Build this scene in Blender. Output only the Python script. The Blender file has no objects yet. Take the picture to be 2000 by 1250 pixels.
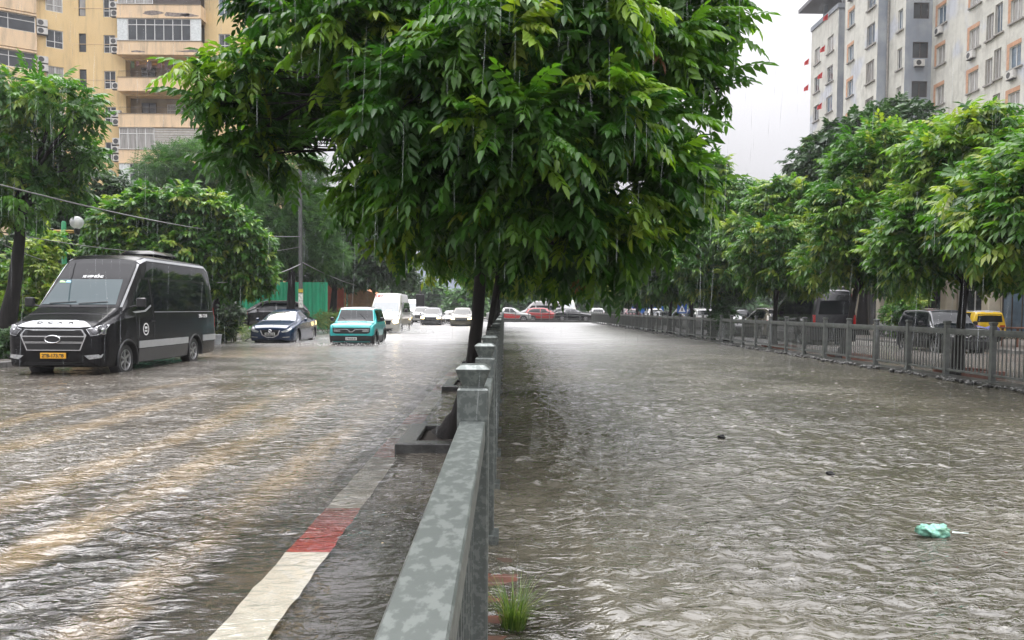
import bpy, bmesh, math, random
import numpy as np
from mathutils import Vector, Matrix
from mathutils.bvhtree import BVHTree
from mathutils.geometry import delaunay_2d_cdt

R = math.radians
sc = bpy.context.scene
col = sc.collection

# ------------------------------------------------------------------ camera
CAM_H = 1.42
SHIFT = 0.0195
cam_d = bpy.data.cameras.new("camera")
cam_d.sensor_width = 36.0
cam_d.lens = 27.0
cam_d.shift_y = SHIFT
cam_d.clip_start = 0.05
cam_d.clip_end = 2000
cam = bpy.data.objects.new("camera", cam_d)
col.objects.link(cam)
CAM_R = (Matrix.Rotation(R(-0.573), 3, 'Z') @ Matrix.Rotation(R(87.7), 3, 'X') @ Matrix.Rotation(R(0.35), 3, 'Z'))
cam.matrix_world = Matrix.Translation((0, 0, CAM_H)) @ CAM_R.to_4x4()
sc.camera = cam

# ------------------------------------------------------------------ sky, sun, exposure
SUN_EL, SUN_AZ = 56.0, -25.0          # azimuth from +Y towards +X
world = bpy.data.worlds.new("World")
sc.world = world
world.use_nodes = True
wn, wl = world.node_tree.nodes, world.node_tree.links
wn.clear()
wo = wn.new('ShaderNodeOutputWorld')
bg = wn.new('ShaderNodeBackground')
bg.inputs['Strength'].default_value = 0.12
sky = wn.new('ShaderNodeTexSky')
sky.sky_type = 'NISHITA'
sky.sun_disc = False
sky.sun_elevation = R(SUN_EL)
sky.sun_rotation = R(SUN_AZ)
sky.dust_density = 6.0
sky.air_density = 1.5
hs = wn.new('ShaderNodeHueSaturation')
hs.inputs['Saturation'].default_value = 0.12
wl.new(sky.outputs[0], hs.inputs['Color'])
# overcast cloud layer: even grey, brighter overhead
tc = wn.new('ShaderNodeTexCoord')
sp = wn.new('ShaderNodeSeparateXYZ')
wl.new(tc.outputs['Generated'], sp.inputs[0])
cl = wn.new('ShaderNodeMapRange')
cl.inputs['From Min'].default_value = 0.0
cl.inputs['From Max'].default_value = 1.0
cl.inputs['To Min'].default_value = 3.7
cl.inputs['To Max'].default_value = 42.0
zz_ = wn.new('ShaderNodeMath'); zz_.operation = 'POWER'; zz_.use_clamp = True
wl.new(sp.outputs['Z'], zz_.inputs[0]); zz_.inputs[1].default_value = 2.3
wl.new(zz_.outputs[0], cl.inputs['Value'])
cn = wn.new('ShaderNodeTexNoise')
cn.inputs['Scale'].default_value = 2.2
cn.inputs['Detail'].default_value = 4
wl.new(tc.outputs['Generated'], cn.inputs['Vector'])
cm = wn.new('ShaderNodeMapRange')
cm.inputs['From Min'].default_value = 0.3
cm.inputs['From Max'].default_value = 0.7
cm.inputs['To Min'].default_value = 0.9
cm.inputs['To Max'].default_value = 1.1
wl.new(cn.outputs['Fac'], cm.inputs['Value'])
mu = wn.new('ShaderNodeMath'); mu.operation = 'MULTIPLY'
wl.new(cl.outputs[0], mu.inputs[0]); wl.new(cm.outputs[0], mu.inputs[1])
tint = wn.new('ShaderNodeVectorMath'); tint.operation = 'SCALE'
tint.inputs[0].default_value = (0.985, 0.975, 1.02)
wl.new(mu.outputs[0], tint.inputs['Scale'])
mx = wn.new('ShaderNodeMix'); mx.data_type = 'RGBA'
mx.inputs['Factor'].default_value = 0.93
wl.new(hs.outputs[0], mx.inputs['A']); wl.new(tint.outputs[0], mx.inputs['B'])
wl.new(mx.outputs['Result'], bg.inputs['Color'])
wl.new(bg.outputs[0], wo.inputs['Surface'])

sun_d = bpy.data.lights.new("sun", 'SUN')
sun_d.energy = 0.9
sun_d.angle = R(35)
sun_d.color = (1.0, 0.97, 0.92)
sun = bpy.data.objects.new("sun", sun_d)
col.objects.link(sun)
_sd = Vector((math.sin(R(SUN_AZ)) * math.cos(R(SUN_EL)), math.cos(R(SUN_AZ)) * math.cos(R(SUN_EL)), math.sin(R(SUN_EL))))
sun.rotation_euler = (-_sd).to_track_quat('-Z', 'Y').to_euler()

vs = sc.view_settings
vs.view_transform = 'Standard'
vs.look = 'None'
vs.exposure = 0.55
vs.gamma = 1.0
vs.use_curve_mapping = False
sc.render.engine = 'CYCLES'
cy = sc.cycles
cy.use_denoising = True
cy.max_bounces = 6
cy.diffuse_bounces = 3
cy.glossy_bounces = 3
cy.transmission_bounces = 4
cy.transparent_max_bounces = 12
cy.volume_bounces = 0
cy.caustics_reflective = False
cy.caustics_refractive = False
cy.sample_clamp_indirect = 4.0

# ------------------------------------------------------------------ helpers
def ray(px, py):
    return CAM_R @ Vector(((px - 1000) / 1500, (625 - py) / 1500 + SHIFT * 2000 / 1500, -1.0))
def P(px, py, Y):
    d = ray(px, py)
    return Vector((0, 0, CAM_H)) + d * (Y / d.y)
def G(px, py, z=0.0):
    d = ray(px, py)
    return Vector((0, 0, CAM_H)) + d * ((z - CAM_H) / d.z)

def lin(h):
    h = h.lstrip('#')
    c = [int(h[i:i + 2], 16) / 255 for i in (0, 2, 4)]
    return tuple(((x + .055) / 1.055) ** 2.4 if x > .04045 else x / 12.92 for x in c)

MATS = {}
def pmat(name, c, rough=0.6, metal=0.0, var=0.15, scale=6.0, bump=0.0, bscale=40.0, spec=0.5, coat=0.0, ior=1.5, emit=None, estr=0.0, c2=None, lo=0.35, hi=0.65, stretch=(1, 1, 1), alpha=1.0, trans=0.0):
    if name in MATS:
        return MATS[name]
    m = bpy.data.materials.new(name)
    m.use_nodes = True
    n, l = m.node_tree.nodes, m.node_tree.links
    b = n['Principled BSDF']
    b.inputs['Roughness'].default_value = rough
    b.inputs['Metallic'].default_value = metal
    b.inputs['Specular IOR Level'].default_value = spec
    b.inputs['IOR'].default_value = ior
    b.inputs['Coat Weight'].default_value = coat
    b.inputs['Coat Roughness'].default_value = 0.03
    b.inputs['Transmission Weight'].default_value = trans
    b.inputs['Alpha'].default_value = alpha
    c = tuple(c)[:3]
    tc = n.new('ShaderNodeTexCoord')
    mp = n.new('ShaderNodeMapping')
    mp.inputs['Scale'].default_value = stretch
    l.new(tc.outputs['Object'], mp.inputs['Vector'])
    if var or c2:
        t = n.new('ShaderNodeTexNoise')
        t.inputs['Scale'].default_value = scale
        t.inputs['Detail'].default_value = 6
        t.inputs['Roughness'].default_value = 0.6
        l.new(mp.outputs[0], t.inputs['Vector'])
        r = n.new('ShaderNodeMapRange')
        r.inputs['From Min'].default_value = lo
        r.inputs['From Max'].default_value = hi
        l.new(t.outputs['Fac'], r.inputs['Value'])
        x = n.new('ShaderNodeMix'); x.data_type = 'RGBA'
        x.inputs['A'].default_value = tuple(v * (1 - var) for v in c) + (1,)
        x.inputs['B'].default_value = (tuple(min(1, v * (1 + var)) for v in c) if c2 is None else tuple(c2)) + (1,)
        l.new(r.outputs[0], x.inputs['Factor'])
        l.new(x.outputs['Result'], b.inputs['Base Color'])
    else:
        b.inputs['Base Color'].default_value = c + (1,)
    if bump:
        t2 = n.new('ShaderNodeTexNoise')
        t2.inputs['Scale'].default_value = bscale
        t2.inputs['Detail'].default_value = 5
        l.new(mp.outputs[0], t2.inputs['Vector'])
        bp = n.new('ShaderNodeBump')
        bp.inputs['Strength'].default_value = bump
        bp.inputs['Distance'].default_value = 0.02
        l.new(t2.outputs['Fac'], bp.inputs['Height'])
        l.new(bp.outputs[0], b.inputs['Normal'])
    if emit:
        b.inputs['Emission Color'].default_value = tuple(emit) + (1,)
        b.inputs['Emission Strength'].default_value = estr
    MATS[name] = m
    return m

def tag(o, label=None, cat=None, group=None, kind=None):
    if label: o['label'] = label
    if cat: o['category'] = cat
    if group: o['group'] = group
    if kind: o['kind'] = kind
    return o
def empty(name, loc=(0, 0, 0), rz=0.0, label=None, cat=None, group=None):
    o = bpy.data.objects.new(name, None)
    col.objects.link(o)
    o.location = loc
    o.rotation_euler = (0, 0, rz)
    o.empty_display_size = 0.3
    return tag(o, label, cat, group)
def link(name, mesh, parent=None, loc=None, rz=None):
    o = bpy.data.objects.new(name, mesh)
    col.objects.link(o)
    if parent is not None: o.parent = parent
    if loc is not None: o.location = loc
    if rz is not None: o.rotation_euler = (0, 0, rz)
    return o
def copy_tree(o, parent=None):
    c = o.copy()
    col.objects.link(c)
    c.parent = parent
    for ch in list(o.children):
        copy_tree(ch, c)
    return c

class MB:
    def __init__(s):
        s.v, s.f, s.m = [], [], []
        s.cur = 0
    def add(s, vs_, fs_):
        b = len(s.v)
        s.v += [tuple(v) for v in vs_]
        for f in fs_:
            s.f.append(tuple(i + b for i in f)); s.m.append(s.cur)
    def box(s, x0, y0, z0, x1, y1, z1, M=None):
        vs_ = [Vector(p) for p in ((x0, y0, z0), (x1, y0, z0), (x1, y1, z0), (x0, y1, z0), (x0, y0, z1), (x1, y0, z1), (x1, y1, z1), (x0, y1, z1))]
        if M is not None: vs_ = [M @ v for v in vs_]
        s.add(vs_, [(3, 2, 1, 0), (4, 5, 6, 7), (0, 1, 5, 4), (1, 2, 6, 5), (2, 3, 7, 6), (3, 0, 4, 7)])
    def bevbox(s, x0, y0, z0, x1, y1, z1, b, M=None):
        # box with chamfered vertical and top edges: stacked rings
        def ring(i, z):
            a, c, d, e = x0 + i, y0 + i, x1 - i, y1 - i
            return [(a + b, c, z), (d - b, c, z), (d, c + b, z), (d, e - b, z), (d - b, e, z), (a + b, e, z), (a, e - b, z), (a, c + b, z)]
        rs = [ring(b, z0), ring(0, z0 + b), ring(0, z1 - b), ring(b, z1)]
        s.rings(rs, M)
    def rings(s, rs, M=None, cap=True):
        n = len(rs[0])
        vs_ = [Vector(p) for r in rs for p in r]
        if M is not None: vs_ = [M @ v for v in vs_]
        fs_ = []
        for k in range(len(rs) - 1):
            for i in range(n):
                j = (i + 1) % n
                fs_.append((k * n + i, k * n + j, (k + 1) * n + j, (k + 1) * n + i))
        if cap:
            fs_.append(tuple(reversed(range(n))))
            fs_.append(tuple(range((len(rs) - 1) * n, len(rs) * n)))
        s.add(vs_, fs_)
    def lathe(s, prof, n=16, M=None, cap=True):   # prof: (r, z)
        s.rings([[(r * math.cos(2 * math.pi * i / n), r * math.sin(2 * math.pi * i / n), z) for i in range(n)] for r, z in prof], M, cap)
    def tube(s, pts, rad, n=8, cap=True):
        pts = [Vector(p) for p in pts]
        if not hasattr(rad, '__len__'): rad = [rad] * len(pts)
        up = Vector((0, 0, 1))
        rs = []
        prev = None
        for i, p in enumerate(pts):
            t = (pts[min(i + 1, len(pts) - 1)] - pts[max(i - 1, 0)]).normalized()
            if prev is None:
                a = t.cross(up if abs(t.z) < .9 else Vector((1, 0, 0))).normalized()
            else:
                a = (prev - t * prev.dot(t)).normalized()
            prev = a
            b = t.cross(a)
            rs.append([p + (a * math.cos(2 * math.pi * k / n) + b * math.sin(2 * math.pi * k / n)) * rad[i] for k in range(n)])
        s.rings(rs, None, cap)
    def poly(s, pts):
        s.add(pts, [tuple(range(len(pts)))])
    def mesh(s, name, mats, smooth=None):
        me = bpy.data.meshes.new(name)
        me.from_pydata(s.v, [], s.f)
        if not isinstance(mats, (list, tuple)): mats = [mats]
        for m in mats: me.materials.append(m)
        if len(mats) > 1: me.polygons.foreach_set('material_index', s.m)
        if smooth is not None: shade(me, smooth)
        me.update()
        return me
    def build(s, name, mats, parent=None, smooth=None, loc=None, rz=None):
        return link(name, s.mesh(name, mats, smooth), parent, loc, rz)
def shade(me, ang):
    me.polygons.foreach_set('use_smooth', [True] * len(me.polygons))
    if ang < 180: me.set_sharp_from_angle(angle=R(ang))

def np_mesh(name, V, loops, sizes, mats, attr=None, smooth=False, mi=None):
    me = bpy.data.meshes.new(name)
    me.vertices.add(len(V)); me.vertices.foreach_set('co', np.ascontiguousarray(V, dtype=np.float32).ravel())
    me.loops.add(len(loops)); me.loops.foreach_set('vertex_index', np.ascontiguousarray(loops, dtype=np.int32))
    me.polygons.add(len(sizes))
    st = np.zeros(len(sizes), dtype=np.int32); st[1:] = np.cumsum(sizes)[:-1]
    me.polygons.foreach_set('loop_start', st)
    if smooth: me.polygons.foreach_set('use_smooth', np.ones(len(sizes), dtype=bool))
    if not isinstance(mats, (list, tuple)): mats = [mats]
    for m in mats: me.materials.append(m)
    if mi is not None: me.polygons.foreach_set('material_index', np.asarray(mi, dtype=np.int32))
    if attr:
        for k, a in attr.items():
            at = me.attributes.new(k, 'FLOAT', 'POINT')
            at.data.foreach_set('value', np.ascontiguousarray(a, dtype=np.float32))
    me.update(calc_edges=True)
    me.validate()
    return me

def text_mesh(s, h, mat, parent, M, name='lettering', ext=0.002, width=None, bold=0.0):
    cu = bpy.data.curves.new(name, 'FONT')
    cu.body = s
    cu.size = h / 0.70
    cu.align_x = 'CENTER'; cu.align_y = 'CENTER'
    cu.extrude = ext
    cu.offset = bold
    t = bpy.data.objects.new(name + '_source', cu)
    col.objects.link(t)
    bpy.context.view_layer.update()
    dg = bpy.context.evaluated_depsgraph_get()
    me = bpy.data.meshes.new_from_object(t.evaluated_get(dg))
    bpy.data.objects.remove(t)
    bpy.data.curves.remove(cu)
    if width:
        xs = [v.co.x for v in me.vertices]
        k = width / (max(xs) - min(xs))
        for v in me.vertices: v.co.x *= k
    me.materials.clear(); me.materials.append(mat)
    o = link(name, me, parent)
    o.matrix_local = M
    return o
FRONT = Matrix.Rotation(R(90), 4, 'X')
SIDE = Matrix.Rotation(R(90), 4, 'Z') @ Matrix.Rotation(R(90), 4, 'X')
def ORD(i):
    return ['first', 'second', 'third', 'fourth', 'fifth', 'sixth', 'seventh', 'eighth', 'ninth', 'tenth', 'eleventh', 'twelfth', 'thirteenth', 'fourteenth'][i]
# ------------------------------------------------------------------ ground, roads, water
asphalt = pmat('asphalt', (.05, .05, .048), .55, var=.3, scale=9, bump=.5, bscale=120)
concrete = pmat('wet_concrete', (.16, .155, .145), .45, var=.35, scale=3, bump=.3, bscale=60)
dark_concrete = pmat('dark_concrete', (.055, .055, .05), .4, var=.4, scale=6, bump=.4, bscale=50)
paving = pmat('paving', (.13, .115, .10), .5, var=.3, scale=5, bump=.3, bscale=50)
earth = pmat('earth', (.09, .075, .05), .8, var=.3, scale=.5)

def sheet(name, x0, y0, x1, y1, z, m, th=None):
    b = MB()
    if th: b.box(x0, y0, z - th, x1, y1, z)
    else: b.poly([(x0, y0, z), (x1, y0, z), (x1, y1, z), (x0, y1, z)])
    o = b.build(name, m)
    return tag(o, kind='structure')
sheet('ground', -94, -11, 94, 228, -0.6, earth)
sheet('road', -11.6, -8, 0.02, 140, -0.10, asphalt)
sheet('road', 9.75, -8, 17.4, 140, -0.045, asphalt)
sheet('road', -60, 85.2, 60, 112, -0.03, asphalt)
sheet('pavement', -60, -8, -11.8, 85, 0.13, paving, .5)
sheet('pavement', 17.6, -8, 70, 85, 0.13, paving, .5)
sheet('pavement', -60, 112.2, 60, 150, 0.13, paving, .5)
b = MB()
y = -8
while y < 85:
    b.bevbox(-11.8, y, -.4, -11.6, y + .99, .125, .015); y += 1.0
tag(b.build('kerb', concrete), kind='structure')
b = MB(); y = -8
while y < 85:
    b.bevbox(17.4, y, -.4, 17.6, y + .99, .125, .015); y += 1.0
tag(b.build('kerb', concrete), kind='structure')

# edge line on the road, white with worn red blocks
def linemat(name, c, wear, wc=(.12, .11, .10)):
    return pmat(name, c, .5, var=.06, scale=14, c2=wc, lo=wear, hi=wear + .12, bump=.2, bscale=90)
line_w = linemat('line_white', (.86, .85, .80), .66)
line_r = linemat('line_red', (.50, .035, .03), .6, (.30, .10, .08))
rng = random.Random(5)
blocks = [(1.5, 4.62, 0), (4.62, 5.65, 1), (5.65, 7.6, 0), (7.6, 8.75, 1), (8.75, 9.8, 0), (9.8, 10.75, 1), (10.75, 13.9, 0), (13.9, 15, 1), (15, 16.9, 0), (16.9, 18, 1), (18, 19.4, 0), (19.4, 20.6, 1), (20.6, 40, 0)]
b = MB()
for y0, y1, k in blocks:
    b.cur = k
    n = max(2, int((y1 - y0) / .12))
    for i in range(n):
        a, c = y0 + (y1 - y0) * i / n, y0 + (y1 - y0) * (i + 1) / n
        def ex(yy, s): return .005 * math.sin(yy * 9.1 + s) + .004 * math.sin(yy * 23 + 2 * s)
        b.poly([(-1.315 + ex(a, 0), a, -.062), (-1.055 + ex(a, 3), a, -.062), (-1.055 + ex(c, 3), c, -.062), (-1.315 + ex(c, 0), c, -.062)])
tag(b.build('road_marking', [line_w, line_r]), kind='structure')

# canal bank ledge on the canal side of the central fence: brick course under shallow water
brick = bpy.data.materials.new('ledge_brick'); brick.use_nodes = True
n, l = brick.node_tree.nodes, brick.node_tree.links
bs = n['Principled BSDF']; bs.inputs['Roughness'].default_value = .45
tcn = n.new('ShaderNodeTexCoord')
nz = n.new('ShaderNodeTexNoise'); nz.inputs['Scale'].default_value = 7; nz.inputs['Detail'].default_value = 5
l.new(tcn.outputs['Object'], nz.inputs['Vector'])
cr = n.new('ShaderNodeValToRGB')
cr.color_ramp.elements[0].position = .38; cr.color_ramp.elements[0].color = (.05, .035, .025, 1)
cr.color_ramp.elements[1].position = .68; cr.color_ramp.elements[1].color = (.13, .038, .022, 1)
l.new(nz.outputs['Fac'], cr.inputs[0]); l.new(cr.outputs[0], bs.inputs['Base Color'])
b = MB(); y = .3; rng = random.Random(3)
while y < 84:
    h = rng.uniform(-.022, -.008) - (.035 if y > 4.3 else 0)
    w = rng.uniform(.05, .075) if y < 30 else .06
    if True:
        b.bevbox(-.17, y, -.4, .075 + rng.uniform(-.02, .015), y + (.098 if y < 30 else .98), h, .008)
    y += .105 if y < 30 else 1.0
tag(b.build('canal_ledge', brick), kind='structure')
tag((lambda m: (m.box(.09, -8, -.6, .48, 84.3, -.09), m)[1])(MB()).build('canal_wall', dark_concrete), kind='structure')
sheet('canal_bed', .48, -8, 9.3, 84.3, -.5, pmat('mud', (.10, .085, .055), .8))
# far bank under the long fence and cross wall
tag((lambda m: (m.box(9.3, -8, -.6, 9.75, 84.3, .06), m)[1])(MB()).build('canal_wall', dark_concrete), kind='structure')
tag((lambda m: (m.box(-.3, 84.3, -.6, 10.2, 84.9, .22), m)[1])(MB()).build('canal_wall', dark_concrete), kind='structure')

# --- water surfaces
def waves(X, Y, step, seed, amp, lmin=.065, lmax=.9, n=46, aniso=(1, 1)):
    rg = np.random.default_rng(seed)
    Z = np.zeros_like(X)
    # slow warp keeps the chop from looking like a lattice
    wx = .25 * np.sin(X * .9 + Y * .37 + 1.1) + .12 * np.sin(X * 2.3 - Y * 1.1)
    wy = .3 * np.sin(Y * .55 - X * .6 + .4) + .12 * np.sin(Y * 1.7 + X * 1.9 + 2)
    for i in range(n):
        lam = lmin * (lmax / lmin) ** ((i + .5) / n)
        th = rg.uniform(-.9, .9) + (math.pi / 2 if rg.random() < .8 else 0)
        k = 2 * math.pi / lam
        ph = rg.uniform(0, 6.28)
        s = np.sin(k * (math.cos(th) * (X + wx) * aniso[0] + math.sin(th) * (Y + wy) * aniso[1]) + ph)
        s = (1 - np.abs(s)) ** 1.3 * 1.4 - .6
        env = .55 + .45 * np.sin(X * rg.uniform(.4, 1.6) + Y * rg.uniform(.3, 1.2) + ph * 2)
        a = amp * lam ** .75 * np.clip((lam / (3.2 * step) - .5) / 1.2, 0, 1)
        Z += a * s * env
    return Z

def water_sheet(name, x0, x1, y0, y1, mat, seed, amp, dens=.007, ncol=340, pw=1.6, flip=False, z0=0.0, extra=None, damp=False):
    ys = [y0]
    while ys[-1] < y1: ys.append(ys[-1] + max(.015, dens * ys[-1]))
    ys = np.array(ys); ys[-1] = y1
    t = np.linspace(0, 1, ncol) ** pw
    xs = x0 + (x1 - x0) * t if not flip else x1 + (x0 - x1) * t
    if flip: xs = xs[::-1]
    X, Y = np.meshgrid(xs, ys)
    step = np.maximum(np.gradient(ys)[:, None] * np.ones_like(X), np.abs(np.gradient(xs))[None, :] * np.ones_like(X) * .6)
    Z = waves(X, Y, step, seed, amp) + z0
    if damp: Z *= np.maximum(np.clip((Y - 4.2) / 1.2, .22, 1), np.clip((np.abs(X + 1.0) - .4) / .4, 0, 1))
    if extra is not None: Z += extra(X, Y)
    nr, nc = X.shape
    V = np.stack([X, Y, Z], -1).reshape(-1, 3)
    i = (np.arange(nr - 1)[:, None] * nc + np.arange(nc - 1)[None, :]).ravel()
    F = np.stack([i, i + 1, i + nc + 1, i + nc], 1).ravel()
    me = np_mesh(name, V, F, np.full((nr - 1) * (nc - 1), 4), mat, smooth=True)
    return tag(link(name, me), kind='structure')

def water_mat(name, murk, sand=None, clear=None, streaks=(), bump=.5, foam=.0, tintc=(.75, .72, .6), calm=False):
    """murk: suspended mud colour; clear: list of (x0, x1, y0, y1) ranges in which the water thins so the bed shows."""
    m = bpy.data.materials.new(name); m.use_nodes = True
    n, l = m.node_tree.nodes, m.node_tree.links
    n.clear()
    out = n.new('ShaderNodeOutputMaterial')
    tc = n.new('ShaderNodeTexCoord')
    def math_(op, a, b=None, c=None):
        q = n.new('ShaderNodeMath'); q.operation = op
        for k, v in enumerate((a, b, c)):
            if v is None: continue
            if isinstance(v, (int, float)): q.inputs[k].default_value = v
            else: l.new(v, q.inputs[k])
        return q.outputs[0]
    def noise_(scale, stretch=(1, 1, 1), detail=3, rough=.5, dist=0.0):
        mp = n.new('ShaderNodeMapping'); mp.inputs['Scale'].default_value = stretch
        l.new(tc.outputs['Object'], mp.inputs['Vector'])
        t = n.new('ShaderNodeTexNoise')
        t.inputs['Scale'].default_value = scale; t.inputs['Detail'].default_value = detail
        t.inputs['Roughness'].default_value = rough; t.inputs['Distortion'].default_value = dist
        l.new(mp.outputs[0], t.inputs['Vector'])
        return t.outputs['Fac']
    def rng_(v, a, b, c=0.0, d=1.0, smooth=True):
        q = n.new('ShaderNodeMapRange')
        if smooth: q.interpolation_type = 'SMOOTHSTEP'
        q.inputs['From Min'].default_value = a; q.inputs['From Max'].default_value = b
        q.inputs['To Min'].default_value = c; q.inputs['To Max'].default_value = d
        l.new(v, q.inputs['Value'])
        return q.outputs[0]
    sx = n.new('ShaderNodeSeparateXYZ'); l.new(tc.outputs['Object'], sx.inputs[0])
    x, y = sx.outputs['X'], sx.outputs['Y']
    # ripple bump: wind chop, fine chop, and rings where rain drops hit
    h1 = noise_(8.0, (.6, 1.4, 1), 2, .5, 1.2)
    h2 = noise_(24, (.55, 1.4, 1), 2, .5, 1.0)
    vo = n.new('ShaderNodeTexVoronoi'); vo.inputs['Scale'].default_value = 7.0
    vo.voronoi_dimensions = '2D'
    l.new(tc.outputs['Object'], vo.inputs['Vector'])
    ring = math_('MULTIPLY', math_('SINE', math_('MULTIPLY', vo.outputs['Distance'], 46.0)), rng_(vo.outputs['Distance'], .05, .42, 1.0, 0.0))
    vo2 = n.new('ShaderNodeTexVoronoi'); vo2.inputs['Scale'].default_value = 17.0
    vo2.voronoi_dimensions = '2D'
    l.new(tc.outputs['Object'], vo2.inputs['Vector'])
    ring2 = math_('MULTIPLY', math_('SINE', math_('MULTIPLY', vo2.outputs['Distance'], 34.0)), rng_(vo2.outputs['Distance'], .05, .45, 1.0, 0.0))
    hsum = math_('ADD', math_('ADD', math_('MULTIPLY', h1, 1.0), math_('MULTIPLY', h2, .22)), math_('ADD', math_('MULTIPLY', ring, .030), math_('MULTIPLY', ring2, .016)))
    bp = n.new('ShaderNodeBump'); bp.inputs['Strength'].default_value = bump; bp.inputs['Distance'].default_value = .045
    l.new(hsum, bp.inputs['Height'])
    bs_ = math_('MULTIPLY', rng_(y, 3.5, 32, bump, bump * .5, False), rng_(noise_(.9, (.6, 1, 1), 3, .6, .6), .35, .65, .55, 1.25))
    if calm: bs_ = math_('MULTIPLY', bs_, math_('MAXIMUM', rng_(y, 4.3, 5.2, .30, 1.0), rng_(math_('ABSOLUTE', math_('ADD', x, 1.0)), .35, .75, .0, 1.0)))
    l.new(bs_, bp.inputs['Strength'])
    # mud colour with patches
    def mixc(f, a, b):
        q = n.new('ShaderNodeMix'); q.data_type = 'RGBA'
        if isinstance(f, (int, float)): q.inputs['Factor'].default_value = f
        else: l.new(f, q.inputs['Factor'])
        for k, v in (('A', a), ('B', b)):
            if isinstance(v, tuple): q.inputs[k].default_value = v + (1,)
            else: l.new(v, q.inputs[k])
        return q.outputs['Result']
    c = mixc(rng_(noise_(.55, (1, .6, 1), 4), .35, .65), tuple(v * .8 for v in murk), tuple(v * 1.2 for v in murk))
    wob = math_('MULTIPLY', math_('SUBTRACT', noise_(.5, (.6, 1, 1), 3, .6), .5), .45)
    wob2 = math_('MULTIPLY', math_('SUBTRACT', noise_(3.0, (1, .5, 1), 3, .6), .5), .30)
    smask = None
    for (xc, hw, ya, yb, s) in streaks:
        d = math_('ABSOLUTE', math_('SUBTRACT', math_('ADD', math_('ADD', x, wob), wob2), xc))
        k = math_('MULTIPLY', math_('MULTIPLY', rng_(d, hw * .15, hw * 1.05, s * .92, 0.0), rng_(y, ya, ya + 1.5)), rng_(y, yb, yb + 7, 1.0, 0.0))
        smask = k if smask is None else math_('MAXIMUM', smask, k)
    if smask is not None:
        smask = math_('MULTIPLY', smask, rng_(noise_(1.6, (1, .45, 1), 5, .6, .8), .28, .6, .25, 1.0))
        c = mixc(smask, c, sand)
    fm = None
    if foam:
        fm = math_('MULTIPLY', rng_(noise_(9, (.6, 1.4, 1), 6, .7, 1.2), .66 - foam * .08, .80), rng_(noise_(.8, (1, 1, 1), 2), .45, .65))
        c = mixc(fm, c, (.55, .53, .48))
    # froth where drops strike: small pale flecks
    vf = n.new('ShaderNodeTexVoronoi'); vf.voronoi_dimensions = '2D'; vf.inputs['Scale'].default_value = 6.5
    mpf = n.new('ShaderNodeMapping'); mpf.inputs['Scale'].default_value = (.6, 1.1, 1)
    wv = n.new('ShaderNodeTexNoise'); wv.inputs['Scale'].default_value = 3.0; l.new(tc.outputs['Object'], wv.inputs['Vector'])
    wa = n.new('ShaderNodeVectorMath'); wa.operation = 'MULTIPLY_ADD'; l.new(wv.outputs['Color'], wa.inputs[0]); wa.inputs[1].default_value = (.5, .5, 0); l.new(tc.outputs['Object'], wa.inputs[2])
    l.new(wa.outputs[0], mpf.inputs['Vector']); l.new(mpf.outputs[0], vf.inputs['Vector'])
    sc3 = n.new('ShaderNodeSeparateColor'); l.new(vf.outputs['Color'], sc3.inputs[0])
    fleck = math_('MULTIPLY', rng_(vf.outputs['Distance'], .06, .20, 1.0, 0.0), rng_(sc3.outputs[0], .35, .95, 0.0, .5))
    fleck = math_('MULTIPLY', fleck, rng_(y, 3, 9, .25, 1.0))
    if calm: fleck = math_('MULTIPLY', fleck, rng_(math_('ABSOLUTE', math_('ADD', x, 1.0)), .35, .75, .2, 1.0))
    c = mixc(fleck, c, (.52, .50, .46))
    df = n.new('ShaderNodeBsdfDiffuse'); l.new(c, df.inputs['Color']); l.new(bp.outputs[0], df.inputs['Normal'])
    base = df.outputs[0]
    if clear:
        op = None
        for (xa, xb, ya, yb, deep, dw) in clear:
            # opacity rises from `thin` at ya to 1 at yb
            o = rng_(y, ya, yb, deep, 1.0)
            o = math_('MAXIMUM', o, rng_(x, xb - dw, xb + dw)) if xb is not None else o
            o = math_('MAXIMUM', o, rng_(x, xa - dw, xa + dw, 1.0, 0.0)) if xa is not None else o
            op = o if op is None else math_('MINIMUM', op, o)
        op = math_('ADD', op, math_('MULTIPLY', math_('SUBTRACT', noise_(1.3, (1, 1.2, 1), 4, .6, .5), .5), .35))
        if smask is not None: op = math_('MAXIMUM', op, math_('MULTIPLY', smask, .9))
        cp = n.new('ShaderNodeClamp'); l.new(op, cp.inputs[0])
        tr = n.new('ShaderNodeBsdfTransparent'); tr.inputs[0].default_value = tintc + (1,)
        ms = n.new('ShaderNodeMixShader')
        l.new(cp.outputs[0], ms.inputs[0]); l.new(tr.outputs[0], ms.inputs[1]); l.new(base, ms.inputs[2])
        base = ms.outputs[0]
    fleck_out = fleck
    gl = n.new('ShaderNodeBsdfGlossy'); gl.inputs['Roughness'].default_value = .06
    l.new(rng_(y, 4, 36, .05, .31, False), gl.inputs['Roughness'])
    l.new(bp.outputs[0], gl.inputs['Normal'])
    fr = n.new('ShaderNodeFresnel'); fr.inputs['IOR'].default_value = 1.8
    l.new(bp.outputs[0], fr.inputs['Normal'])
    ms2 = n.new('ShaderNodeMixShader')
    l.new(math_('MULTIPLY', fr.outputs[0], math_('SUBTRACT', 1.0, math_('MULTIPLY', fleck_out, .6))), ms2.inputs[0]); l.new(base, ms2.inputs[1]); l.new(gl.outputs[0], ms2.inputs[2])
    l.new(ms2.outputs[0], out.inputs['Surface'])
    return m
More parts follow.
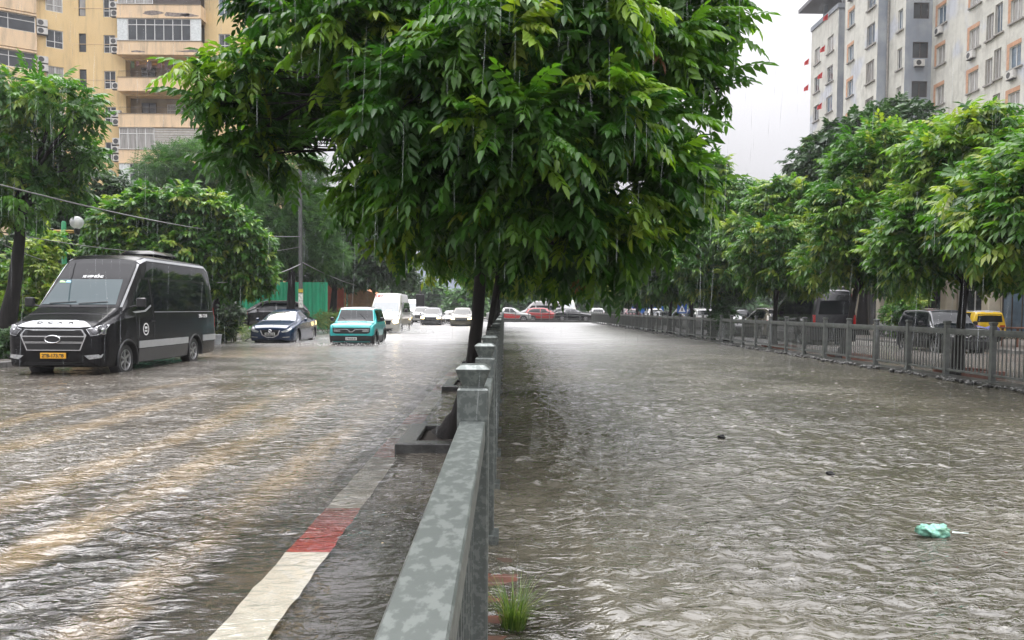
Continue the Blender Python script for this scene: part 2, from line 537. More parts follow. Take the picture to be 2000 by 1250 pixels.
w_left = water_mat('flood_water', (.098, .086, .070), (.235, .172, .098),
                   clear=[(None, None, 4.2, 7.2, .05, .6), (-1.40, -.97, 6.5, 28, .40, .07)],
                   streaks=[(-1.85, .26, 2.0, 7, .9), (-2.75, .30, 3.0, 8, .95), (-3.6, .32, 3.8, 9, .9), (-5.0, .35, 5.0, 9, .8), (-6.1, .30, 6, 11, .7), (-7.6, 2.2, 21.0, 26.0, .75)], bump=.8, foam=.75, tintc=(.92, .9, .84), calm=True)
w_right = water_mat('canal_water', (.082, .075, .056), (.2, .17, .1), clear=[(None, .34, 1.5, 6.0, .12, .14)], bump=.8, foam=.6, tintc=(.6, .55, .38))
w_far = water_mat('flood_water_right', (.115, .10, .08), bump=.8)
def edge_chop(X, Y):
    d = np.exp(-((X - .52) / .14) ** 2)
    return d * (.012 * np.sin(Y * 17 + 3 * np.sin(Y * 2.1)) + .010 * np.sin(Y * 31 + X * 20) + .008)
water_sheet('flood_water', -11.65, -.119, 1.6, 85.3, w_left, 11, .0068, flip=True, damp=True)
water_sheet('canal_water', -.115, 9.35, 1.6, 84.4, w_right, 12, .0085, extra=edge_chop)
water_sheet('flood_water', 9.72, 17.45, 8, 85.3, w_far, 13, .008, dens=.02, ncol=60, pw=1.0)
# ------------------------------------------------------------------ fences
def galv_mat(name, dark, light, rough=.32, sc_=9.0, st=(1, .35, 1), lo=.5, hi=.56, metal=.55):
    return pmat(name, dark, rough, metal, var=0, c2=light, scale=sc_, lo=lo, hi=hi, stretch=st, bump=.05, bscale=30)
galv = galv_mat('galvanised_steel', (.112, .126, .118), (.17, .187, .176), .36, 34.0, (1, .5, 1), .49, .56)
galv_dull = galv_mat('dull_steel', (.115, .124, .117), (.165, .175, .165), .45, 6, (1, 1, 1), .4, .65)
SP = 1.55
def post_mesh(mname, H=1.165, w=.05, m=None):
    b = MB(); b.bevbox(-w, -w, -.3, w, w, H, .007)
    # base plate
    b.box(-w - .03, -w - .03, -.06, w + .03, w + .03, .035)
    return b.mesh(mname, m)
def cap_mesh(mname, H=1.165, m=None):
    b = MB()
    def sq(r, z, c=.006):
        return [(-r + c, -r, z), (r - c, -r, z), (r, -r + c, z), (r, r - c, z), (r - c, r, z), (-r + c, r, z), (-r, r - c, z), (-r, -r + c, z)]
    b.rings([sq(.042, H - .002), sq(.042, H + .008), sq(.064, H + .066), sq(.065, H + .072), sq(.052, H + .083), sq(.046, H + .087), sq(.012, H + .09)])
    return b.mesh(mname, m)
def panel_meshes(nb, m, Lp, wide, pw, rz):
    y0, y1 = pw, pw + Lp
    top = MB(); top.bevbox(-wide, y0 + .001, .923 + rz, wide, y1 - .001, 1.0 + rz, .004)
    top.box(-wide + .012, y0 + .001, .883 + rz, -wide + .020, y1 - .001, .9228 + rz); top.box(wide - .020, y0 + .001, .883 + rz, wide - .012, y1 - .001, .9228 + rz)
    bot = MB(); bot.bevbox(-.022, y0 + .001, .12, .022, y1 - .001, .165, .003)
    bars = MB()
    d = Lp / (nb + 1)
    for i in range(nb):
        yy = y0 + d * (i + 1)
        bars.box(-.009, yy - .008, .1655, .009, yy + .008, .82 + rz)
        bars.box(-.014, yy - .013, .17, .014, yy + .013, .20)
    for i in range(nb - 1):
        yc = y0 + d * (i + 1.5)
        pts = [(0, yc - d / 2 * math.cos(a), .82 + rz + .062 * math.sin(a)) for a in [math.pi * k / 8 for k in range(9)]]
        bars.tube(pts, .007, 5)
    return top.mesh('rail', m), bot.mesh('rail', m), bars.mesh('bars', m)

def make_fence(name, x, ys, mat, label, H, z0, wide, pw=.05, rz=0.0):
    root = empty(name, (x, ys[0], z0), 0, label, 'fence')
    pm, cm_ = post_mesh('post', H, pw, mat), cap_mesh('cap', H, mat)
    cache = {}
    for i, yy in enumerate(ys):
        p = link('post', pm, root, (0, yy - ys[0], 0))
        link('post_cap', cm_, p)
        if i < len(ys) - 1:
            Lp = round(ys[i + 1] - yy, 3)
            if Lp not in cache: cache[Lp] = panel_meshes(max(8, int(Lp / .135)), mat, Lp - 2 * pw, wide, pw, rz)
            t, bo, ba = cache[Lp]
            q = link('fence_panel', ba, root, (0, yy - ys[0], 0))
            link('top_rail', t, q); link('bottom_rail', bo, q)
    return root
make_fence('central_fence', -.117, [.28, 2.92, 4.72] + [4.72 + 1.40 * i for i in range(1, 57)], galv, 'grey galvanised railing with flared post caps running away beside the median trees', 1.122, 0.0, .048, .059, 0.0)
make_fence('canal_fence', 9.42, [10.05 + SP * i for i in range(48)], galv_dull, 'dark steel railing on the canal bank in front of the parked cars', 1.09, .05, .03, .05, .02)
# low cross rail at the canal's end
root = empty('cross_railing', (-.2, 84.6, .22), 0, 'low pale railing across the far end of the canal in front of the red car', 'railing')
for i in range(8):
    b = MB(); b.bevbox(-.035, -.035, 0, .035, .035, .95, .008); b.build('post', galv, root, loc=(i * 1.42, 0, 0))
for z in (.86, .5, .15):
    b = MB(); b.box(.04, -.02, z, 9.9, .02, z + .05); b.build('rail', galv_dull, root)

# ------------------------------------------------------------------ planter kerbs round the median trees
def planter(y0, y1, label):
    b = MB(); x0, x1 = -1.08, -.20; w = .2
    b.bevbox(x0, y0, -.3, x1, y0 + w, .085, .012); b.bevbox(x0, y1 - w, -.3, x1, y1, .08, .012)
    b.bevbox(x0 + .001, y0 + w + .002, -.3, x0 + w, y1 - w - .002, .082, .012); b.bevbox(x1 - .1, y0 + w + .002, -.3, x1 - .001, y1 - w - .002, .082, .012)
    o = b.build('planter_kerb', pmat('planter_concrete', (.04, .04, .038), .2, var=.4, scale=7, bump=.3, bscale=50))
    tag(o, label, 'planter', 'concrete tree planters standing in the flood water')
    s = MB(); s.box(x0 + w + .002, y0 + w + .004, -.3, x1 - .104, y1 - w - .004, .03); s.build('soil', pmat('soil', (.03, .024, .018), .9, var=.4, scale=20, bump=.8), o)
planter(7.55, 8.95, 'dark concrete planter kerb closest to the camera with a flared tree base')
planter(13.2, 14.7, 'second dark concrete planter kerb along the central railing')
planter(19.6, 21.1, 'third and smallest looking concrete planter kerb along the central railing')

# ------------------------------------------------------------------ foliage
def leaf_mat(name, stops, transl=.32, rough=.38, spec=.45):
    m = bpy.data.materials.new(name); m.use_nodes = True
    n, l = m.node_tree.nodes, m.node_tree.links
    b = n['Principled BSDF']; out = n['Material Output']
    a = n.new('ShaderNodeAttribute'); a.attribute_name = 'tint'
    r = n.new('ShaderNodeValToRGB')
    while len(r.color_ramp.elements) < len(stops): r.color_ramp.elements.new(.5)
    for e, (p_, c_) in zip(r.color_ramp.elements, stops): e.position = p_; e.color = tuple(c_) + (1,)
    l.new(a.outputs['Fac'], r.inputs[0]); l.new(r.outputs[0], b.inputs['Base Color'])
    b.inputs['Roughness'].default_value = rough; b.inputs['Specular IOR Level'].default_value = spec
    t = n.new('ShaderNodeBsdfTranslucent')
    g = n.new('ShaderNodeMix'); g.data_type = 'RGBA'; g.blend_type = 'MULTIPLY'; g.inputs['Factor'].default_value = 1
    l.new(r.outputs[0], g.inputs['A']); g.inputs['B'].default_value = (1.5, 1.7, .6, 1)
    l.new(g.outputs['Result'], t.inputs[0])
    s = n.new('ShaderNodeMixShader'); s.inputs[0].default_value = transl
    l.new(b.outputs[0], s.inputs[1]); l.new(t.outputs[0], s.inputs[2]); l.new(s.outputs[0], out.inputs['Surface'])
    return m
leaf_main = leaf_mat('leaf_glossy', [(0, (.012, .050, .007)), (.4, (.036, .108, .012)), (.7, (.092, .20, .018)), (.92, (.20, .31, .032)), (1, (.16, .07, .03))], .37, .42, .4)
leaf_row = leaf_mat('leaf_row', [(0, (.018, .070, .010)), (.4, (.048, .135, .018)), (.7, (.10, .215, .028)), (.93, (.23, .30, .05)), (1, (.25, .13, .05))], .38)
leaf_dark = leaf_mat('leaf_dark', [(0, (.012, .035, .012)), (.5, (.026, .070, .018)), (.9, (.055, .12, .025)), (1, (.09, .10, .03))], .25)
leaf_feather = leaf_mat('leaf_feathery', [(0, (.022, .065, .02)), (.5, (.045, .12, .028)), (.9, (.08, .18, .035)), (1, (.11, .17, .04))], .35, .5)
leaf_grass = leaf_mat('leaf_hedge', [(0, (.03, .07, .016)), (.5, (.075, .13, .028)), (.9, (.19, .24, .065)), (1, (.32, .30, .10))], .35)
bark = pmat('bark', (.009, .0075, .0065), .7, var=.45, scale=12, bump=1.0, bscale=22, stretch=(1, 1, .25), spec=.25)

def frond(rs, nl=5, L=.42, ll=.15, lw=.055, droop=.35, hang=.75, simple=False, side=.8):
    V, lo, sz = [], [], []
    def leaf(base, d, w, ln):
        d = d / np.linalg.norm(d)
        wv = np.cross(d, [0, 0, 1.]); wv /= (np.linalg.norm(wv) + 1e-6)
        up = np.cross(wv, d)
        k = len(V)
        def at(t, s, fold=0.0):
            p = base + d * ln * t + wv * s * w
            p = p + up * fold; p[2] -= .22 * ln * t * t
            return p
        if simple:
            V.extend([at(0, 0), at(.45, -.5, .1 * w), at(1, 0), at(.45, .5, .1 * w)])
            lo.extend([k, k + 1, k + 2, k, k + 2, k + 3]); sz.extend([3, 3])
        else:
            f = .22 * w
            V.extend([at(0, 0), at(.25, -.42, f), at(.25, 0), at(.25, .42, f), at(.62, -.40, f), at(.62, 0), at(.62, .40, f), at(1, 0)])
            for q in ((0, 1, 2), (0, 2, 3), (1, 4, 5, 2), (2, 5, 6, 3), (4, 7, 5), (5, 7, 6)):
                lo.extend([k + i for i in q]); sz.append(len(q))
    for i in range(nl):
        t = .22 + .78 * (i + .3) / nl
        c = np.array([t * L, 0, -droop * L * t * t])
        for s in (-1, 1):
            j = rs.normal(0, .12, 3)
            leaf(c + np.array([rs.uniform(-.01, .01), 0, 0]), np.array([.45, s * side, -hang]) + j, lw * rs.uniform(.85, 1.15), ll * rs.uniform(.85, 1.12) * (1 - .25 * abs(t - .6)))
    leaf(np.array([L, 0, -droop * L]), np.array([.8, 0, -.7]) + rs.normal(0, .1, 3), lw, ll)
    # rachis
    k = len(V)
    if not simple:
        for i in range(4):
            t = i / 3
            for s in (-1, 1): V.append(np.array([t * L, s * .004, -droop * L * t * t + .004]))
        for i in range(3):
            lo.extend([k + 2 * i, k + 2 * i + 1, k + 2 * i + 3, k + 2 * i + 2]); sz.append(4)
    return np.array(V), np.array(lo), np.array(sz)

def crown_mesh(name, mat, tips, outs, tints, rs, tmpl, K=6, spread=1.0, upb=.15, scale=(.8, 1.2)):
    """whorls of K fronds at every twig tip"""
    N = len(tips)
    pos = np.repeat(tips, K, 0); out = np.repeat(outs, K, 0); tn = np.repeat(tints, K)
    M = N * K
    rv = rs.normal(0, 1, (M, 3)); rv /= np.linalg.norm(rv, axis=1)[:, None]
    d = out * .55 + rv * spread + np.array([0, 0, upb])
    d[:, 2] = d[:, 2] * .65
    d /= np.linalg.norm(d, axis=1)[:, None]
    up = np.array([0, 0, 1.]) + rs.normal(0, .15, (M, 3))
    z = up - (up * d).sum(1)[:, None] * d
    z /= np.linalg.norm(z, axis=1)[:, None]
    y = np.cross(z, d)
    s = rs.uniform(*scale, M)
    pos = pos + rs.normal(0, .03, (M, 3)); tn = np.where(tn > 1, 1.0, np.clip(tn + rs.normal(0, .07, M), 0, .94))
    ti = rs.integers(0, len(tmpl), M)
    VV, LL, SS, TT = [], [], [], []
    off = 0
    for k, (V, lo, sz) in enumerate(tmpl):
        q = np.where(ti == k)[0]
        if not len(q): continue
        W = pos[q][:, None, :] + s[q][:, None, None] * (V[None, :, 0:1] * d[q][:, None, :] + V[None, :, 1:2] * y[q][:, None, :] + V[None, :, 2:3] * z[q][:, None, :])
        VV.append(W.reshape(-1, 3))
        LL.append((lo[None, :] + (np.arange(len(q)) * len(V))[:, None] + off).ravel())
        SS.append(np.tile(sz, len(q)))
        TT.append(np.repeat(tn[q], len(V)))
        off += len(q) * len(V)
    return np_mesh(name, np.concatenate(VV), np.concatenate(LL), np.concatenate(SS), mat, {'tint': np.concatenate(TT)}, smooth=False)

def lobe_tips(lobes, dens, rs, inner=.5, young=.18, fill=.3, tmean=.42):
    """lobes: (centre, radii, young chance multiplier); returns twig tips in the lobes' shells"""
    C = np.array([l[0] for l in lobes], float); RR = np.array([l[1] for l in lobes], float)
    T, O, tn = [], [], []
    for i in range(len(lobes)):
        a = (RR[i][0] * RR[i][1] * RR[i][2]) ** (2 / 3)
        n_ = max(4, int(dens * a * 12.6))
        d = rs.normal(0, 1, (n_, 3)); d /= np.linalg.norm(d, axis=1)[:, None]
        r = 1 - (1 - inner) * rs.random(n_) ** 1.6
        p = C[i] + d * RR[i] * r[:, None]
        keep = np.ones(n_, bool)
        for j in range(len(lobes)):
            if j == i: continue
            q = np.linalg.norm((p - C[j]) / RR[j], axis=1)
            keep &= ~((q < .55) & (rs.random(n_) > fill))
        o = d / RR[i]; o /= np.linalg.norm(o, axis=1)[:, None]
        yk = lobes[i][2] if len(lobes[i]) > 2 else 1.0
        yy = rs.random(n_) < young * yk
        t = np.where(yy, rs.uniform(.72, .95, n_), np.clip(rs.normal(tmean, .17, n_), 0, .8))
        t = np.where(rs.random(n_) < .0015, 1.2, t)
        T.append(p[keep]); O.append(o[keep]); tn.append(t[keep])
    return np.concatenate(T), np.concatenate(O), np.concatenate(tn)

def limb(b, p0, p1, r0, r1, rs, bend=.15, n=6, sides=7):
    p0, p1 = np.array(p0, float), np.array(p1, float)
    L = np.linalg.norm(p1 - p0)
    c = (p0 + p1) / 2 + rs.normal(0, bend * L * .5, 3) + np.array([0, 0, bend * L * .6])
    pts = [(1 - t) ** 2 * p0 + 2 * t * (1 - t) * c + t * t * p1 for t in np.linspace(0, 1, n)]
    b.tube([Vector(p) for p in pts], list(np.linspace(r0, r1, n)), sides, cap=True)
    return pts

def make_tree(name, base, trunk, lobes, label, cat='tree', group=None, mat=None, tm=None, dens=6, K=6, seed=1, r0=.16, young=.18, tips_limb=0, barkm=None, inner=.5, spread=1.0, fill=.3, tmean=.42, flare=1.6, scale=(.8, 1.2), lstart=.5):
    """trunk: list of points (world); lobes world coordinates"""
    rs = np.random.default_rng(seed)
    root = empty(name, base, 0, label, cat, group)
    B = np.array(base, float)
    b = MB()
    tp = [np.array(p, float) - B for p in trunk]
    n = len(tp)
    rr = [r0 * (1 - .55 * i / max(1, n - 1)) for i in range(n)]
    rr[0] *= flare
    # smooth trunk with extra points
    pts, rads = [], []
    for i in range(n - 1):
        for t in (0, .34, .67):
            pts.append(Vector(tp[i] * (1 - t) + tp[i + 1] * t)); 
            rads.append((rr[i] * (1 - t) + rr[i + 1] * t) * rs.uniform(.95, 1.05))
    pts.append(Vector(tp[-1])); rads.append(rr[-1])
    if flare > 1: rads[0] *= 1.25; rads[1] *= .95
    b.tube(pts, rads, 12)
    L2 = [(np.array(c, float) - B, r, *k) for c, r, *k in lobes]
    T, O, tn = lobe_tips(L2, dens, rs, inner, young, fill, tmean)
    fork = tp[-1]
    for li in L2:
        # start each limb somewhere on the upper trunk
        t = rs.uniform(lstart, 1.0)
        i = min(n - 2, int(t * (n - 1))); u = t * (n - 1) - i
        s0 = tp[i] * (1 - u) + tp[i + 1] * u
        e = li[0]
        path = limb(b, s0, e, r0 * .36, r0 * .10, rs, .14)
        for q in range(5):
            a = path[rs.integers(2, len(path))]
            d = rs.normal(0, 1, 3); d /= np.linalg.norm(d)
            limb(b, a, li[0] + d * np.array(li[1]) * .85, r0 * .12, r0 * .03, rs, .1, 4, 5)
    b.build('trunk', barkm or bark, root, smooth=60)
    me = crown_mesh('crown', mat, T, O, tn, rs, tm, K, spread, scale=scale)
    link('crown', me, root)
    return root
_rs = np.random.default_rng(77)
T_MAIN = [frond(_rs, int(_rs.integers(5, 8)), _rs.uniform(.32, .42), _rs.uniform(.105, .13), _rs.uniform(.050, .060), _rs.uniform(.25, .55), _rs.uniform(.5, .95)) for _ in range(12)]
T_ROW = [frond(_rs, 4, .36, .17, .075, .35, .7, True) for _ in range(5)]
T_FEATH = [frond(_rs, 7, .55, .12, .035, .3, .25, True, 1.0) for _ in range(4)]
T_DENSE = [frond(_rs, 3, .26, .16, .085, .3, .5, True) for _ in range(4)]
T_FAR = [frond(_rs, 3, .45, .30, .16, .35, .5, True) for _ in range(4)]

def plobe(px, py, rx, ry, Y, yk=1.0, dr=None):
    k = Y / 1500
    return (P(px, py, Y), (rx * k, dr if dr else (rx + ry) * .5 * k, ry * k), yk)

# --- the large median tree in front
main_lobes = [plobe(a[0], a[1] - 18, max(25, a[2] - 38), max(22, a[3] - 38), *a[4:]) for a in (
    (455, 150, 105, 85, 8.6, 3.5), (425, 215, 70, 70, 8.5, 3.0), (520, 265, 85, 65, 8.8, .6), (640, 85, 120, 100, 7.6, 1.8),
    (570, 20, 110, 80, 9.0), (490, 290, 40, 45, 8.8, 1.0), (725, 300, 95, 120, 8.0), (770, 50, 150, 110, 7.6), (825, 200, 130, 110, 7.1, 1.2),
    (770, 410, 100, 70, 8.3, .3), (850, 350, 140, 120, 7.6, .4), (960, 90, 160, 130, 7.0, 1.4), (1000, 280, 160, 130, 6.9, 1.3),
    (1030, 418, 180, 95, 7.4, 1.0), (1150, 50, 140, 105, 7.2, 1.4), (1180, 250, 140, 110, 7.1, 1.3), (1250, 380, 110, 95, 7.7, 1.3),
    (1310, 90, 110, 110, 8.2), (1400, 50, 80, 90, 8.8, .8), (1405, 190, 55, 60, 8.5, .8), (1290, 270, 80, 100, 7.8), (1240, 475, 85, 65, 7.9, 1.3),
    (1120, 478, 100, 40, 7.9, .8), (905, 450, 100, 50, 8.2, .4), (700, 190, 150, 110, 10.2, .3), (1120, 170, 220, 150, 10.4, .3), (920, 330, 230, 150, 10.6, .3),
    (900, -60, 330, 90, 8.6), (1230, -50, 200, 80, 8.6), (600, -60, 150, 70, 8.6), (880, 240, 120, 110, 9.0, .3), (1080, 330, 130, 110, 9.2, .3), (560, 190, 110, 85, 9.4, .5), (1340, 370, 65, 75, 8.2, 1.3), (1300, 460, 70, 70, 8.3, 1.2), (1190, 520, 95, 55, 8.3, 1.0), (735, 400, 85, 80, 8.4, .6), (780, 470, 80, 55, 8.5, .5), (1020, 500, 120, 55, 8.6, .6), (560, 330, 60, 50, 8.8, .6), (470, 330, 45, 45, 8.7, 1.2))]
make_tree('median_tree', (-.62, 8.3, .0), [(-.62, 8.3, .02), (-.50, 8.3, .28), (-.36, 8.28, .72), (-.29, 8.25, 1.3), (-.25, 8.2, 1.95), (-.22, 8.2, 2.7), (-.15, 8.25, 3.6), (-.1, 8.3, 4.6)], main_lobes,
          'large glossy leaved tree on the median spreading over the whole middle of the view', mat=leaf_main, tm=T_MAIN, dens=15, K=7, seed=4, r0=.086, young=.13, inner=.4, fill=.25, flare=1.7, tmean=.36, scale=(.65, 1.2), lstart=.62)

# --- trees further along the median
def rand_lobes(cx, cy, z0, z1, rad, n, rs, lr=(.42, .62)):
    L = []
    for i in range(n):
        t = (i + .5) / n
        z = z0 + (z1 - z0) * t
        prof = math.sin(math.pi * (.22 + .70 * t)) ** .8
        a = i * 2.4 + rs.uniform(-.5, .5)
        q = rad * prof * rs.uniform(.35, .75)
        s = rad * rs.uniform(*lr)
        L.append(((cx + q * math.cos(a), cy + q * math.sin(a), z), (s, s, s * .72), rs.uniform(.4, 1.7)))
    return L
def row_tree(name, x, y, zb, z0, z1, rad, label, group, seed, mat=leaf_row, tm=T_ROW, dens=7, n=13, lean=(0, 0), r0=.11, young=.2, K=6, **kw):
    rs = np.random.default_rng(seed)
    zm = z0 + (z1 - z0) * .6
    tr = [(x, y, zb - .05), (x + lean[0] * .25, y + lean[1] * .2, zb + (z0 - zb) * .4), (x + lean[0] * .6, y + lean[1] * .5, z0), (x + lean[0], y + lean[1], zm)]
    return make_tree(name, (x, y, zb), tr, rand_lobes(x + lean[0], y + lean[1], z0 + .35, z1 - .35, rad, n, rs), label, 'tree', group, mat, tm, dens, K, seed, r0, young, **kw)
gm = 'smaller trees following the big one along the median'
ml = ['slim leaning tree on the median directly behind the big tree', 'median tree beyond the leaning one at the third planter', 'fourth tree counting from the big one along the median', 'fifth tree counting from the big one along the median',
      'sixth tree counting from the big one along the median', 'seventh tree counting from the big one along the median', 'eighth tree counting from the big one along the median']
protos = []
for i, yy in enumerate((14.0, 20.4, 26.5, 33, 41, 50, 60)):
    far = yy > 30
    row_tree('median_tree', -.45, yy, 0, 2.25 + .12 * i, 5.0 + .1 * i, 2.0, ml[i], gm, 40 + i, leaf_row if i % 2 == 0 else leaf_main, T_FAR if far else T_ROW, 4.5 if far else 7, 11, ((.62, .2), (.5, 0), (.5, 0), (.2, 0), (.3, 0), (0, 0), (.2, 0))[i], .072, .3, 5)

# --- row behind the canal fence
gr_ = 'trees along the canal fence'
rl = ['bright green tree at the frame edge, closest one behind the canal fence', 'tall tree with yellow tips beside the yellow car, behind the canal fence', 'tree in front of the black van behind the canal fence', 'low round tree by the pale cars, behind the canal fence',
      'fifth tree behind the canal fence, over the creeper covered panels', 'tallest distant tree behind the canal fence, sixth in the row', 'seventh tree from the camera behind the canal fence', 'eighth tree from the camera behind the canal fence', 'ninth tree from the camera behind the canal fence',
      'tenth tree from the camera behind the canal fence', 'eleventh tree from the camera behind the canal fence']
spec = [(10.1, 12.6, 2.3, 4.6, 1.9, -.1), (9.95, 16.8, 2.3, 5.5, 1.65, .3), (10.0, 22.6, 2.3, 6.5, 1.65, .7), (10.0, 28.5, 2.3, 6.0, 1.8, .2), (10.0, 34.6, 2.3, 6.9, 2.1, -.1), (10.0, 40.8, 2.4, 9.3, 2.4, -.1), (10.0, 46.5, 2.5, 7.2, 2.3, .2), (10, 52, 2.5, 6.6, 2.2, -.1), (10, 58, 2.5, 6.4, 2.2, 0), (10, 65, 2.5, 6.4, 2.3, 0), (10, 73, 2.6, 6.6, 2.4, 0)]
for i, (x, y, z0, z1, rd, lx) in enumerate(spec):
    far = y > 38
    row_tree('street_tree', x, y, .05, z0, z1, rd, rl[i], gr_, 60 + i, leaf_row if i < 4 else (leaf_main if i % 2 else leaf_row), T_FAR if far else T_ROW, 6 if far else 10.5, 16, (lx, 0), .11, .28 if i < 4 else .15, 5 if far else 6)
# --- big dark trees across the side road
for i, (x, y, z0, z1, rd, lb) in enumerate(((19.6, 42, 5.0, 11.5, 4.1, 'big dark round tree in front of the grey tower'), (17.9, 30, 3.2, 6.6, 2.4, 'dark tree on the far pavement beside the black van'), (18.3, 52, 3, 8.2, 3.0, 'dark pavement tree left of the big dark one'),
                                            (18.2, 64, 3, 8.4, 3.2, 'hazy dark tree further along the far pavement'), (18.3, 76, 3, 8.8, 3.4, 'most distant dark tree on the far pavement'), (19.5, 22.5, 2.6, 5.4, 2.0, 'dark leafy tree beside the cream shop pillars'))):
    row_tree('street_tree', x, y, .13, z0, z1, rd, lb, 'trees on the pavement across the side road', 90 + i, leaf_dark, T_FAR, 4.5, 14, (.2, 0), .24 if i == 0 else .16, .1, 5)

# --- left pavement trees
def px_tree(name, base, trunk, lobes, label, mat, tm, dens, seed, r0, **kw):
    return make_tree(name, base, trunk, [plobe(*a) for a in lobes], label, 'tree', 'trees on the pavement behind the van', mat, tm, dens, kw.pop('K', 6), seed, r0, **kw)
px_tree('pavement_tree', (-13.7, 21, .1), [G(16, 640, .12) * 0 + Vector((-13.7, 21, .1)), P(28, 560, 21), P(38, 470, 21), P(45, 390, 21), P(60, 320, 21)],
        [(20, 185, 80, 55, 20.5), (105, 195, 80, 38, 20, 1.4), (150, 225, 45, 25, 20), (55, 290, 95, 60, 21), (130, 300, 50, 40, 21.5), (30, 385, 70, 50, 20.5), (110, 360, 60, 35, 21.5), (-60, 250, 90, 80, 21), (-40, 380, 70, 60, 21), (170, 305, 25, 25, 21)],
        'leaning dark trunk tree at the frame edge beside the black van', leaf_row, T_ROW, 5.5, 201, .19, young=.15, tmean=.36, spread=1.3)
px_tree('pavement_tree', (-12.0, 31, .13), [(-12.0, 31, .1), P(432, 570, 30.8), P(420, 520, 30), P(390, 470, 29.5)],
        [(300, 415, 80, 45, 28, 1.3), (245, 455, 65, 55, 27.5, 1.2), (380, 410, 70, 45, 28, 1.2), (440, 450, 70, 50, 28.5), (480, 500, 50, 55, 29, 1.4), (360, 480, 90, 50, 28), (300, 490, 80, 40, 28), (435, 530, 60, 45, 29), (500, 540, 30, 30, 29), (210, 500, 40, 40, 28)],
        'dense drooping tree hanging over the black van roof', leaf_row, T_DENSE, 14, 202, .17, young=.22, K=7, scale=(.9, 1.5), tmean=.36)
px_tree('pavement_tree', (-11.95, 43, .13), [(-11.95, 43, .1), P(570, 520, 43), P(545, 440, 43), P(500, 370, 43)],
        [(400, 320, 85, 45, 42), (330, 330, 60, 40, 41, .8), (460, 350, 90, 60, 43), (550, 400, 80, 70, 43), (600, 450, 60, 60, 43), (490, 430, 90, 60, 42), (640, 500, 40, 30, 43), (540, 480, 70, 45, 43), (590, 340, 45, 45, 44)],
        'pale feathery tree rising behind the dark utility pole', leaf_feather, T_FEATH, 9, 203, .2, young=.15, K=6, scale=(.8, 1.3))
px_tree('pavement_tree', (-12.1, 54, .13), [(-12.1, 54, .1), P(655, 540, 54), P(670, 480, 54)],
        [(660, 440, 50, 45, 54), (700, 480, 60, 40, 54), (650, 490, 50, 40, 54), (740, 505, 50, 35, 54), (700, 530, 60, 30, 54), (640, 420, 35, 35, 55)],
        'dark dense tree between the feathery tree and the white van', leaf_dark, T_FAR, 5, 204, .2, K=5, scale=(.6, 1.0), young=.1)
px_tree('pavement_tree', (-19.0, 53, .13), [(-19, 53, .1), P(560, 560, 53), P(575, 500, 53)],
        [(520, 515, 60, 40, 53), (600, 515, 60, 38, 53), (660, 525, 45, 28, 54), (560, 470, 70, 45, 54), (470, 520, 45, 40, 53)],
        'dark tree rising right behind the green hoarding', leaf_dark, T_FAR, 5.5, 208, .2, K=5, scale=(.6, 1.0), young=.1)
px_tree('pavement_tree', (-12.1, 66, .13), [(-12.1, 66, .1), P(730, 550, 66), P(745, 520, 66)],
        [(745, 500, 35, 30, 66), (775, 525, 32, 25, 66), (735, 530, 35, 25, 66), (795, 540, 20, 20, 66)],
        'grey green tree above the white van roof', leaf_dark, T_FAR, 5, 205, .2, K=5, scale=(.6, 1.0), young=.05)
px_tree('pavement_tree', (-12.2, 78, .13), [(-12.2, 78, .1), P(770, 560, 78), P(780, 530, 78)],
        [(785, 520, 25, 28, 78), (800, 545, 20, 20, 78), (770, 545, 22, 20, 78)],
        'hazy last tree of the pavement row behind the white van', leaf_dark, T_FAR, 5, 206, .2, K=5, scale=(.6, 1.0), young=.05)
px_tree('pavement_tree', (-19.5, 37, .13), [(-19.5, 37, .1), P(185, 520, 37), P(200, 430, 37)],
        [(190, 375, 70, 45, 37), (240, 400, 60, 40, 37), (130, 410, 60, 50, 37), (100, 470, 60, 50, 36), (180, 450, 70, 50, 37), (60, 500, 60, 50, 36), (70, 420, 60, 40, 37)],
        'dark tree behind the green lamp post', leaf_dark, T_FAR, 6, 207, .2, K=5, scale=(.5, .9), young=.1)

def shrub(name, lobes, label, group, mat, tm, dens, seed, K=6, young=.2, spread=1.2, scale=(.6, 1.0), z=.1):
    rs = np.random.default_rng(seed)
    c0 = lobes[0][0]
    base = np.array((c0[0], c0[1], z))
    L2 = [(np.array(c, float) - base, r, *k) for c, r, *k in lobes]
    T, O, tn = lobe_tips(L2, dens, rs, .3, young)
    T[:, 2] = np.maximum(T[:, 2], .03)
    root = empty(name, base, 0, label, 'shrub', group)
    link('foliage', crown_mesh('foliage', mat, T, O, tn, rs, tm, K, spread, .4, scale), root)
    for i in range(4):
        b = MB()
        e = L2[i % len(L2)][0] + rs.normal(0, .25, 3)
        b.tube([Vector((e[0] * .5, e[1] * .5, -.1)), Vector((e[0] * .8, e[1] * .8, abs(e[2]) * .5)), Vector((e[0], e[1], abs(e[2]) + .1))], [.02, .016, .008], 5)
        b.build('stem', bark, root)
    return root
gs = 'shrubs on the pavement bed'
shrub('shrub', [plobe(80, 520, 50, 55, 24.5, 2), plobe(60, 590, 60, 50, 24, 1.5), plobe(20, 560, 40, 70, 24.5), plobe(100, 470, 25, 25, 25)], 'tall yellow green shrub behind the leaning trunk', gs, leaf_row, T_DENSE, 11, 301, young=.5)
shrub('shrub', [plobe(10, 670, 35, 30, 19), plobe(-30, 665, 40, 30, 19), plobe(35, 650, 20, 20, 20)], 'low dark hedge bush at the frame edge beside the van nose', gs, leaf_dark, T_DENSE, 16, 302, young=.1, scale=(.4, .7))
